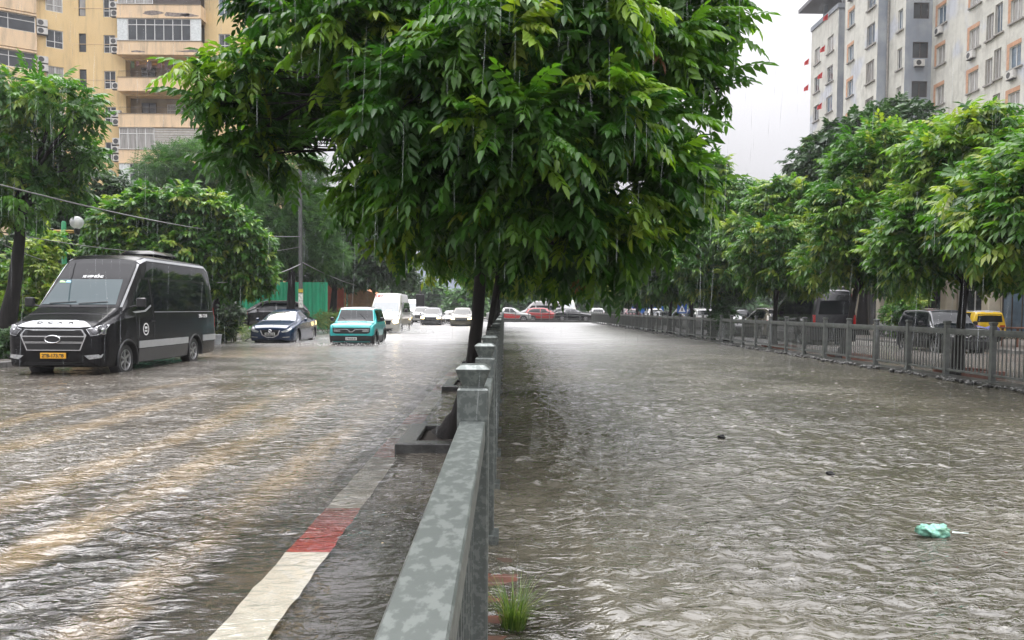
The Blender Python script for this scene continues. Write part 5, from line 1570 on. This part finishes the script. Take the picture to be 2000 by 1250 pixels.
tw2 = empty('tower_block', (36.2, 84.6, 0), 0, 'more distant cream tower block with flat roof canopy and small red flags', 'building')
keep = (twr, Or)
twr, Or = tw2, Vector((36.2, 84.6, 0))
z0s = P(1606, 48 + 3, 88).z
H2 = P(1600, 38, 88).z
floors2 = list(range(-9, 2))
front_face(36.2, 52, 84.6, [(38.5, 1.3, 1.4, .2, 'plain')], blu, H2)
street_face(36.2, 84.6, 92.0, [(86.6, 1.6, 1.8, -.1, 'plain'), (90.2, 1.5, 1.8, -.2, 'plain')], crm, H2)
b = MB(); b.box(-.15, -.1, H2, 16, 7.4, H2 + .5); b.box(.8, .8, H2 + .501, 1.2, 1.2, H2 + 2.6); b.box(.8, 5.8, H2 + .501, 1.2, 6.2, H2 + 2.6); b.build('parapet', blu, tw2)
b = MB(); b.box(-1.2, -1.0, H2 + 2.6, 10, 8.6, H2 + 3.0); b.build('roof_canopy', pmat('canopy_grey', (.13, .13, .14), .8), tw2)
fl = pmat('flag_red', (.62, .03, .03), .6, var=.1)
def flag(parent, q, s=1.0, name='flag'):
    b = MB(); n_ = 5
    rs_ = random.Random(int(q.z * 100))
    V = []
    for i in range(n_):
        for j in range(4):
            V.append((-.15 - .18 * s * i * .8, .05 * math.sin(i * 1.7 + rs_.random()) + .02 * j, -.25 * j * s * (1 - .1 * i) - .12 * i * s))
    for i in range(n_ - 1):
        for j in range(3):
            k = i * 4 + j
            b.add([V[k], V[k + 1], V[k + 5], V[k + 4]], [(0, 1, 2, 3)])
    b.cur = 1; b.tube([(0, 0, -.9 * s), (-.16, 0, .1)], .02, 5)
    o = b.build(name, [fl, frame_w], parent)
    o.location = q
    return o
for (px, py) in ((1620, 26), (1614, 88), (1609, 140), (1608, 200), (1575, 120), (1574, 170), (1576, 280)):
    r_ = ray(px, py)
    t = (36.05 / r_.x)
    q = Vector((0, 0, CAM_H)) + r_ * t
    q.y = min(q.y, 91.9)
    flag(tw2, q - Or, .9)
twr, Or = keep

# ---- shop front behind the right trees
shop = empty('shop_building', (20.5, 27, .13), 0, 'cream pillared shop front with red signs under the trees', 'building')
scr = pmat('shop_cream', (.48, .43, .33), .7, var=.12, scale=1.5)
b = MB(); b.box(4.4, -4, 0, 9, 36, 6.2); b.build('wall', scr, shop)
for i in range(11):
    b = MB(); b.bevbox(3.75, -3.5 + i * 3.7, 0, 4.38, -2.9 + i * 3.7, 5.6, .04); b.box(3.65, -3.6 + i * 3.7, 0, 4.39, -2.8 + i * 3.7, .45); b.build('pillar', scr, shop)
for i in range(10):
    M = Matrix.Translation((4.34, -2.0 + i * 3.7 + 2.0, .2)) @ Matrix.Rotation(R(-90), 4, 'Z')
    window(shop, M, 2.2, 2.9, 3, .78, frame_d if i % 2 else frame_w, pane_dark if i % 3 else pane_blue, 'shop_window')
rs_ = pmat('sign_red', (.6, .06, .04), .5, var=.15)
for (i, z) in ((2, 3.7), (3, 3.75), (5, 3.7), (6, 3.9)):
    b = MB(); b.bevbox(3.95, -2.6 + i * 3.7, z, 4.33, .2 + i * 3.7, z + .75, .03); b.build('sign_board', rs_, shop)
# ---- hazy buildings at the far end
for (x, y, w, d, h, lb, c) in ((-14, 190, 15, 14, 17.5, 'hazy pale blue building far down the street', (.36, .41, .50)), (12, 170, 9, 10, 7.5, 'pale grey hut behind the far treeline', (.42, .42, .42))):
    r_ = empty('distant_building', (x, y, 0), 0, lb, 'building')
    b = MB(); W_ = []
    for k in range(int(h / 3.3)):
        for j in range(int(w / 2.6)): W_.append((.6 + j * 2.6, 1 + k * 3.3, 2.2 + j * 2.6, 2.5 + k * 3.3))
    pt = facade(b, (-w / 2, 0), Vector((1, 0)), w, -.2, h, W_, .2)
    b.box(-w / 2, .25, -.2, w / 2, d, h); b.box(-w / 2 - .2, -.3, h + .001, w / 2 + .2, d + .2, h + .6)
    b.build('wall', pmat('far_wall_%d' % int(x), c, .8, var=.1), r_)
# ---- green site hoarding and orange structure on the left
grn = pmat('green_sheet', (.03, .46, .24), .55, var=.2, scale=1.2, bump=.6, bscale=5, stretch=(3, 3, .4))
h_ = empty('site_hoarding', (-24, 47, .13), 0, 'bright green corrugated hoarding behind the pavement trees', 'hoarding')
b = MB(); n_ = 110
for i in range(n_):
    x0, x1 = i * .12, (i + 1) * .12
    zt = 3.1 - .25 * (1 if x0 > 9.5 else 0)
    y0, y1 = (.0 if i % 2 else .05), (.05 if i % 2 else .0)
    b.poly([(x0, y0, 0), (x1, y1, 0), (x1, y1, zt), (x0, y0, zt)])
b.build('sheeting', grn, h_)
b = MB(); b.box(-.1, -.08, 3.12, n_ * .12 * .72, .12, 3.2); 
for i in range(6): b.box(i * 2.6, .07, 0, i * 2.6 + .08, .15, 3.1)
b.build('frame', pmat('green_post', (.02, .16, .08), .5), h_)
o_ = empty('market_shelter', (-14.6, 58, .13), 0, 'rust red and orange shelter behind the dark tree trunks', 'shelter')
b = MB(); b.box(0, 0, 0, 2.5, .1, 3.3); b.box(0, .101, 0, .1, 3, 3.3); b.build('wall', pmat('rust_red', (.26, .06, .03), .7, var=.25, scale=2), o_)
b = MB(); b.poly([(2.6, -.3, 3.3), (5.4, -.3, 2.2), (5.4, 3, 2.2), (2.6, 3, 3.3)]); b.box(2.62, -.25, 0, 2.70, -.17, 3.2); b.box(5.3, -.25, 0, 5.38, -.17, 2.2)
b.build('awning', pmat('awning_orange', (.50, .20, .07), .6, var=.2), o_)
b = MB(); b.poly([(2.75, .4, .2), (5.2, .4, .2), (5.2, .4, 2.3), (2.75, .4, 3.1)]); b.build('back_panel', pmat('awning_buff', (.42, .26, .13), .7), o_)

# ------------------------------------------------------------------ street furniture
gm_ = pmat('green_paint', (.015, .19, .075), .4, var=.15)
p0 = P(125.5, 500, 26)
lp = empty('lamp_post', (p0.x, 26, .13), 0, 'green lamp post with one clear globe above the black van', 'street lamp')
zt = P(125, 432, 26).z - .13
b = MB(); b.lathe([(.13, 0), (.13, .5), (.085, .56), (.075, zt - .05), (.05, zt)], 14); b.build('post', gm_, lp, smooth=50)
za = P(125, 451, 26).z - .13
brass = pmat('brass_arm', (.35, .22, .06), .4, .3)
b = MB(); b.tube([(-.42, 0, za), (.42, 0, za)], .035, 8); b.tube([(-.34, 0, za - .06), (.34, 0, za - .06)], .02, 6); b.build('arm', brass, lp, smooth=50)
for s in (-1, 1):
    b = MB(); b.lathe([(.07, -.12), (.09, 0), (.11, .06), (.08, .08)], 12, Matrix.Translation((s * .44, 0, za))); b.build('lamp_holder', M_black, lp, smooth=50)
b = MB(); b.lathe([(.09, -.2), (.17, -.14), (.215, -.03), (.215, .04), (.18, .13), (.11, .19), (.02, .215)], 20, Matrix.Translation((.44, 0, za + .28)))
b.build('globe', pmat('clear_globe', (.55, .56, .56), .06, var=0, alpha=.5, ior=1.45), lp, smooth=180)
b = MB()
for k in range(5): b.lathe([(.06, k * .055), (.075, .02 + k * .055), (.06, .04 + k * .055)], 12, Matrix.Translation((.44, 0, za + .12)))
b.build('bulb', pmat('bulb_white', (.7, .69, .64), .4, var=0), lp)
pb = G(588, 600, .13) if False else Vector((P(587.5, 600, 38).x, 38, .13))
up = empty('utility_pole', pb, 0, 'thin dark utility pole rising behind the blue sedan', 'pole')
ht = P(586, 335, 38).z + 1.2
b = MB(); b.lathe([(.11, -.2), (.105, 1.2), (.085, ht - 1), (.07, ht)], 12); b.build('shaft', pmat('pole_grey', (.07, .072, .07), .6, var=.2), up, smooth=60)
b = MB(); b.lathe([(.113, 1.3), (.113, 2.0)], 12, cap=False); b.build('notice_wrap', pmat('paper_notice', (.5, .5, .46), .7, var=.5, scale=9), up)
b = MB(); b.lathe([(.116, 2.05), (.116, 2.22)], 12, cap=False); b.build('yellow_band', pmat('yellow_tape', (.5, .38, .05), .6), up)
wire = pmat('cable_sheath', (.16, .16, .155), .5, var=.1)
def cable(px0, py0, Y0, px1, py1, Y1, sag, r, label):
    a, c = P(px0, py0, Y0), P(px1, py1, Y1)
    b = MB(); pts = []
    for t in np.linspace(0, 1, 24):
        q = a.lerp(c, t); q.z -= sag * 4 * t * (1 - t); pts.append(q)
    b.tube(pts, r, 6)
    tag(b.build('overhead_cable', wire, None, smooth=60), label, 'cable', 'cables strung between the poles')
cable(586, 462, 38, -60, 345, 16, .35, .018, 'pale cable from the utility pole climbing across the tree to the frame edge')
cable(586, 482, 38, -40, 445, 20, .55, .012, 'thin cable running just above the black van roof')
cable(588, 515, 38, 424, 552, 27, .22, .022, 'thick pale cable sagging from the utility pole to the van tail')
cable(-30, 458, 20, 128, 518, 26, .12, .012, 'dark cable sloping from the frame edge to the lamp post')
cable(590, 512, 38, 760, 562, 70, .5, .02, 'grey cable sagging from the utility pole towards the minibus')
# small traffic signs
def sign_post(x, y, z, h, label, kind):
    r_ = empty('road_sign', (x, y, z), 0, label, 'sign')
    b = MB(); b.tube([(0, 0, 0), (0, 0, h)], .035, 8); b.build('post', galv_dull, r_, smooth=60)
    if kind == 'round':
        b = MB(); b.lathe([(.01, .0), (.34, .0), (.35, .015), (.34, .03), (.01, .03)], 24, Matrix.Translation((0, -.04, h)) @ Matrix.Rotation(R(90), 4, 'X')); b.build('disc', pmat('sign_back', (.06, .065, .07), .6), r_, smooth=40)
    else:
        bl = pmat('sign_blue', (.02, .09, .34), .5)
        b = MB(); b.lathe([(.01, .0), (.33, .0), (.33, .03), (.01, .03)], 24, Matrix.Translation((0, -.04, h)) @ Matrix.Rotation(R(90), 4, 'X')); b.build('disc', bl, r_, smooth=40)
        b = MB(); b.bevbox(-.36, -.06, h - 1.1, .36, -.03, h - .42, .02); q = b.build('board', bl, r_)
        c = MB(); c.add([(-.26, -.063, h - 1.0), (.26, -.063, h - 1.0), (0, -.063, h - .5)], [(0, 1, 2)]); c.build('white_triangle', M_white, q)
        c = MB(); c.box(-.05, -.067, h - .93, .05, -.064, h - .68); c.build('walking_symbol', M_ink, q)
q = P(1073, 588, 86)
sign_post(q.x, 86, 0, q.z, 'dark backed round road sign above the red car', 'round')
q = P(1332, 583, 57)
sign_post(q.x, 57, .0, q.z, 'blue crossing sign pair behind the canal fence', 'blue')
tl = empty('traffic_light', (P(821, 600, 84).x, 84, 0), 0, 'dark signal post far behind the white minibus', 'traffic light')
b = MB(); b.tube([(0, 0, 0), (0, 0, P(821, 555, 84).z)], .09, 8); b.build('post', M_black, tl)
b = MB(); b.bevbox(-.45, -.3, 1.6, .45, 0, 3.0, .05); b.build('signal_box', M_black, tl)
# white plastic tub behind the van
q = G(424, 672, 0)
tb = empty('plastic_tub', (q.x, q.y, 0), 0, 'small whitish tub standing in the water at the van tail', 'tub')
b = MB(); b.lathe([(.13, -.05), (.16, .20), (.17, .34), (.155, .34), (.14, .1)], 18); b.build('tub_wall', pmat('tub_white', (.50, .52, .54), .5), tb, smooth=40)
b = MB(); b.lathe([(.168, .335), (.19, .34), (.19, .37), (.168, .375)], 18); b.build('rim', pmat('tub_rim', (.55, .56, .58), .5), tb, smooth=40)
# blue tarpaulin far behind the canal fence
q = P(1258, 605, 82)
tp = empty('tarpaulin_tent', (q.x, 82, 0), 0, 'bright blue tarpaulin stall far behind the canal fence', 'tent')
tpm = pmat('blue_tarp', (.03, .13, .48), .5, var=.15, bump=.4, bscale=3)
b = MB(); b.poly([(-2.2, 0, .2), (2.2, 0, .2), (2.0, 0, 2.2), (-1.6, 0, 2.0)]); b.poly([(-1.6, 0, 2.0), (2.0, 0, 2.2), (1.8, 2.5, 2.6), (-1.4, 2.5, 2.4)]); b.poly([(2.2, 0, .2), (2.2, 2.5, .2), (1.8, 2.5, 2.6), (2.0, 0, 2.2)]); b.build('sheet', tpm, tp)
b = MB(); b.tube([(-2, 0.05, 0), (-1.6, .05, 2)], .04, 6); b.tube([(2.1, .05, 0), (1.95, .05, 2.2)], .04, 6); b.build('pole', galv_dull, tp)
# benches or stall tables at the right pavement
for (x, y, lb) in ((19.4, 28.5, 'low brown table on the far pavement by the yellow car'), (18.9, 33.0, 'low brown table on the far pavement under the white car')):
    t_ = empty('table', (x, y, .13), .2, lb, 'table')
    br = pmat('brown_wood', (.14, .06, .035), .5, var=.25, stretch=(1, 8, 1))
    b = MB(); b.bevbox(-.7, -.4, .68, .7, .4, .73, .01); b.build('table_top', br, t_)
    for sx in (-.6, .6):
        for sy in (-.33, .33):
            b = MB(); b.box(sx - .03, sy - .03, 0, sx + .03, sy + .03, .679); b.build('leg', br, t_)
q = Vector((P(1925, 626, 33).x, 33, .13))
mbk_s = .75
mbk = empty('motor_scooter', (q.x, q.y, .13), 1.2, 'parked scooter under a blue cover near the yellow car', 'scooter')
mbk.scale = (mbk_s,) * 3
b = MB(); b.rings([[(r_ * math.cos(a) * .9, y_, .45 + z_ + r_ * math.sin(a)) for a in [2 * PI * k / 10 for k in range(10)]] for (y_, r_, z_) in ((-.85, .05, 0), (-.7, .22, .12), (-.45, .34, .25), (0, .30, .1), (.4, .33, .18), (.75, .25, .12), (.9, .06, .05))])
b.build('cover', pmat('cover_blue', (.035, .045, .20), .5, var=.2, bump=.6, bscale=6), mbk, smooth=70)
for y_ in (-.6, .62):
    b = MB(); b.lathe([(.16, -.05), (.25, -.05), (.27, 0), (.25, .05), (.16, .05)], 18, Matrix.Translation((0, y_, .27)) @ Matrix.Rotation(R(90), 4, 'Y')); b.build('wheel', M_tyre, mbk, smooth=40)

# ------------------------------------------------------------------ small things on and beside the water
def grass(name, x, y, z, n, h, label, seed):
    rs = np.random.default_rng(seed)
    V, F, T = [], [], []
    for i in range(n):
        a = rs.uniform(0, 6.28); ln = h * rs.uniform(.35, 1.15); lean = rs.uniform(.25, 1.1)
        d = np.array([math.cos(a), math.sin(a), 0]); sd = np.array([-d[1], d[0], 0])
        p0 = np.array([x, y, z]) + d * rs.uniform(0, .05) + sd * rs.uniform(-.03, .03)
        t_ = rs.uniform(.2, 1)
        k = len(V)
        for j, u in enumerate((0, .35, .7, 1)):
            c = p0 + d * lean * ln * u ** 1.6 * .8 + np.array([0, 0, ln * (u - .45 * lean * u * u)])
            w = .0028 * (1 - u * .9)
            V += [c - sd * w, c + sd * w]; T += [t_, t_]
        for j in range(3): F += [k + 2 * j, k + 2 * j + 1, k + 2 * j + 3, k + 2 * j + 2]
    me = np_mesh(name, np.array(V) - np.array([x, y, z]), np.array(F), np.full(len(F) // 4, 4), leaf_grass, {'tint': np.array(T)})
    return tag(link(name, me, None, (x, y, z)), label, 'grass')
grass('grass_tuft', .05, 3.42, -.02, 260, .28, 'green grass tuft growing from the brick ledge below the railing', 5)
# floating plastic bag
q = G(1828, 1040, .01)
bm = bmesh.new(); bmesh.ops.create_icosphere(bm, subdivisions=4, radius=1)
from mathutils import noise as mnoise
for v in bm.verts:
    c = v.co.copy()
    f = 1 + .35 * mnoise.noise(c * 1.9) + .22 * abs(mnoise.noise(c * 4.3)) + .08 * mnoise.noise(c * 11)
    v.co = Vector((c.x * .092 * f * (1.15 if c.x < 0 else .9), c.y * .06 * f, max(-.02, c.z * .05 * f + .012 * (c.x < -.5))))
me = bpy.data.meshes.new('plastic_bag'); bm.to_mesh(me); bm.free()
me.materials.append(pmat('mint_plastic', (.24, .56, .43), .22, var=0, c2=(.12, .27, .16), scale=16, lo=.45, hi=.62, spec=.7, trans=.25, bump=.8, bscale=30)); shade(me, 180)
bag = tag(link('plastic_bag', me, None, (q.x, q.y, .012), -.1), 'mint green plastic bag floating on the canal', 'plastic bag')
b = MB(); b.poly([(.09, -.02, .006), (.17, -.05, .012), (.185, -.035, .010), (.10, .0, .008)]); b.build('bag_handle', pmat('bag_pale', (.6, .72, .68), .4), bag)
for (px, py, s, lb) in ((1410, 854, .035, 'small dark scrap floating mid canal, the farther one'), (1622, 926, .03, 'small dark scrap floating mid canal, the nearer one')):
    q = G(px, py, .005)
    bm = bmesh.new(); bmesh.ops.create_icosphere(bm, subdivisions=2, radius=s)
    for v in bm.verts: v.co = Vector((v.co.x * 1.3, v.co.y, v.co.z * .7)) * (1 + .5 * mnoise.noise(v.co * 40))
    me = bpy.data.meshes.new('floating_scrap'); bm.to_mesh(me); bm.free(); me.materials.append(M_under)
    tag(link('floating_scrap', me, None, (q.x, q.y, .012)), lb, 'litter')
# rubble along the far bank waterline
rs = np.random.default_rng(31)
V, F = [], []
bmr = bmesh.new(); bmesh.ops.create_icosphere(bmr, subdivisions=2, radius=1)
sv = np.array([v.co[:] for v in bmr.verts]); sf = np.array([[v.index for v in f.verts] for f in bmr.faces]); bmr.free()
off = 0
for i in range(420):
    y_ = 12.5 + 20 * rs.random() ** 1.3 if i < 330 else rs.uniform(30, 80)
    s = rs.uniform(.02, .055)
    W = sv * (1 + .35 * rs.normal(0, .5, (len(sv), 1))) * s * np.array([1, 1.2, .7]) + np.array([9.22 + rs.normal(0, .10), y_, .015 + rs.uniform(-.01, .03)])
    V.append(W); F.append(sf + off); off += len(sv)
me = np_mesh('rubble', np.concatenate(V), np.concatenate(F).ravel(), np.full(420 * len(sf), 3), pmat('rubble_stone', (.085, .085, .08), .35, var=.6, scale=5, bump=.4))
tag(link('rubble', me), 'grey stones and rubble along the canal waterline', 'rubble', kind='stuff')
# tree feet and rags of wood at the canal fence
for i, yy in enumerate((16.8, 22.6, 28.5)):
    b = MB(); b.bevbox(9.78, yy - .6, -.2, 10.7, yy - .5, .16, .01); b.bevbox(9.78, yy + .5, -.2, 10.7, yy + .6, .16, .01); b.bevbox(10.6, yy - .49, -.2, 10.7, yy + .49, .155, .01)
    tag(b.build('planter_kerb', pmat('brick_kerb', (.14, .06, .04), .5, var=.3, scale=8)), 'low brick planter kerb round the %s street tree behind the canal fence' % ORD(i + 1), 'planter', 'brick planters behind the canal fence')
# spray thrown up by the moving vehicles
rs = np.random.default_rng(41)
V, F = [], []; off = 0
tv = np.array([[0, 0, 1], [.94, 0, -.33], [-.47, .82, -.33], [-.47, -.82, -.33]]); tf = np.array([[0, 1, 2], [0, 2, 3], [0, 3, 1], [1, 3, 2]])
def spray(cx, cy, n_, sx, sy, h_, sz=.016):
    global off
    for i in range(n_):
        c = np.array([cx + rs.normal(0, sx), cy + rs.normal(0, sy), abs(rs.normal(0, h_))])
        V.append(tv * sz * rs.uniform(.4, 1.4) + c); F.append(tf + off); off += 4
spray(-5.1, 43.6, 900, .45, .5, .22, .024); spray(-4.85, 30.2, 260, .3, .5, .06); spray(-5.9, 29.1, 300, .8, .12, .05); spray(-8.5, 32, 160, .2, .6, .04); spray(-8.2, 35, 120, .2, .5, .04); spray(-6.9, 43.5, 300, .9, .2, .07, .02)
spray(-4.6, 66, 200, .3, .5, .12, .03)
me = np_mesh('water_spray', np.concatenate(V), np.concatenate(F).ravel(), np.full(len(V) * 4, 3), pmat('spray_white', (.75, .75, .73), .5, var=0))
tag(link('water_spray', me), 'white spray thrown up by the moving vehicles', 'spray', kind='stuff')
# falling rain drops, drawn out by their speed
rs = np.random.default_rng(71)
n_ = 1700
Yr = 1.6 + 12 * rs.random(n_) ** .8
Xr = rs.uniform(-.75, .75, n_) * Yr
Zr = CAM_H + rs.uniform(-.42, .5, n_) * Yr
ok = (Zr > .15) & (Zr < 6)
V, F = [], []; off = 0
ring3 = [(math.cos(a), math.sin(a)) for a in (0, 2.094, 4.189)]
for x_, y_, z_ in zip(Xr[ok], Yr[ok], Zr[ok]):
    ln = rs.uniform(.08, .30); w_ = .0004 + .00014 * y_ * rs.uniform(.5, 1); tl_ = rs.normal(.03, .03)
    v = [(x_ + tl_ * ln, y_, z_ + ln)] + [(x_ + c * w_ + .3 * tl_ * ln, y_ + s * w_, z_ + ln * .3) for c, s in ring3] + [(x_, y_, z_)]
    V.append(np.array(v)); F.append(np.array([[0, 1, 2], [0, 2, 3], [0, 3, 1], [4, 2, 1], [4, 3, 2], [4, 1, 3]]) + off); off += 5
me = np_mesh('falling_rain', np.concatenate(V), np.concatenate(F).ravel(), np.full(len(V) * 6, 3), pmat('rain_water', (.72, .76, .78), .1, var=0, alpha=.2))
tag(link('falling_rain', me), 'rain falling in front of the trees', 'rain', kind='stuff')
# haze
hz = bpy.data.materials.new('rain_haze'); hz.use_nodes = True
n, l = hz.node_tree.nodes, hz.node_tree.links
n.clear()
ho = n.new('ShaderNodeOutputMaterial'); pv = n.new('ShaderNodeVolumePrincipled')
pv.inputs['Color'].default_value = (.96, .97, 1, 1); pv.inputs['Density'].default_value = .0005; pv.inputs['Anisotropy'].default_value = .25
l.new(pv.outputs[0], ho.inputs['Volume'])
b = MB(); b.box(-95, -12, -1.7, 95, 230, 56)
tag(b.build('haze', hz), kind='stuff')
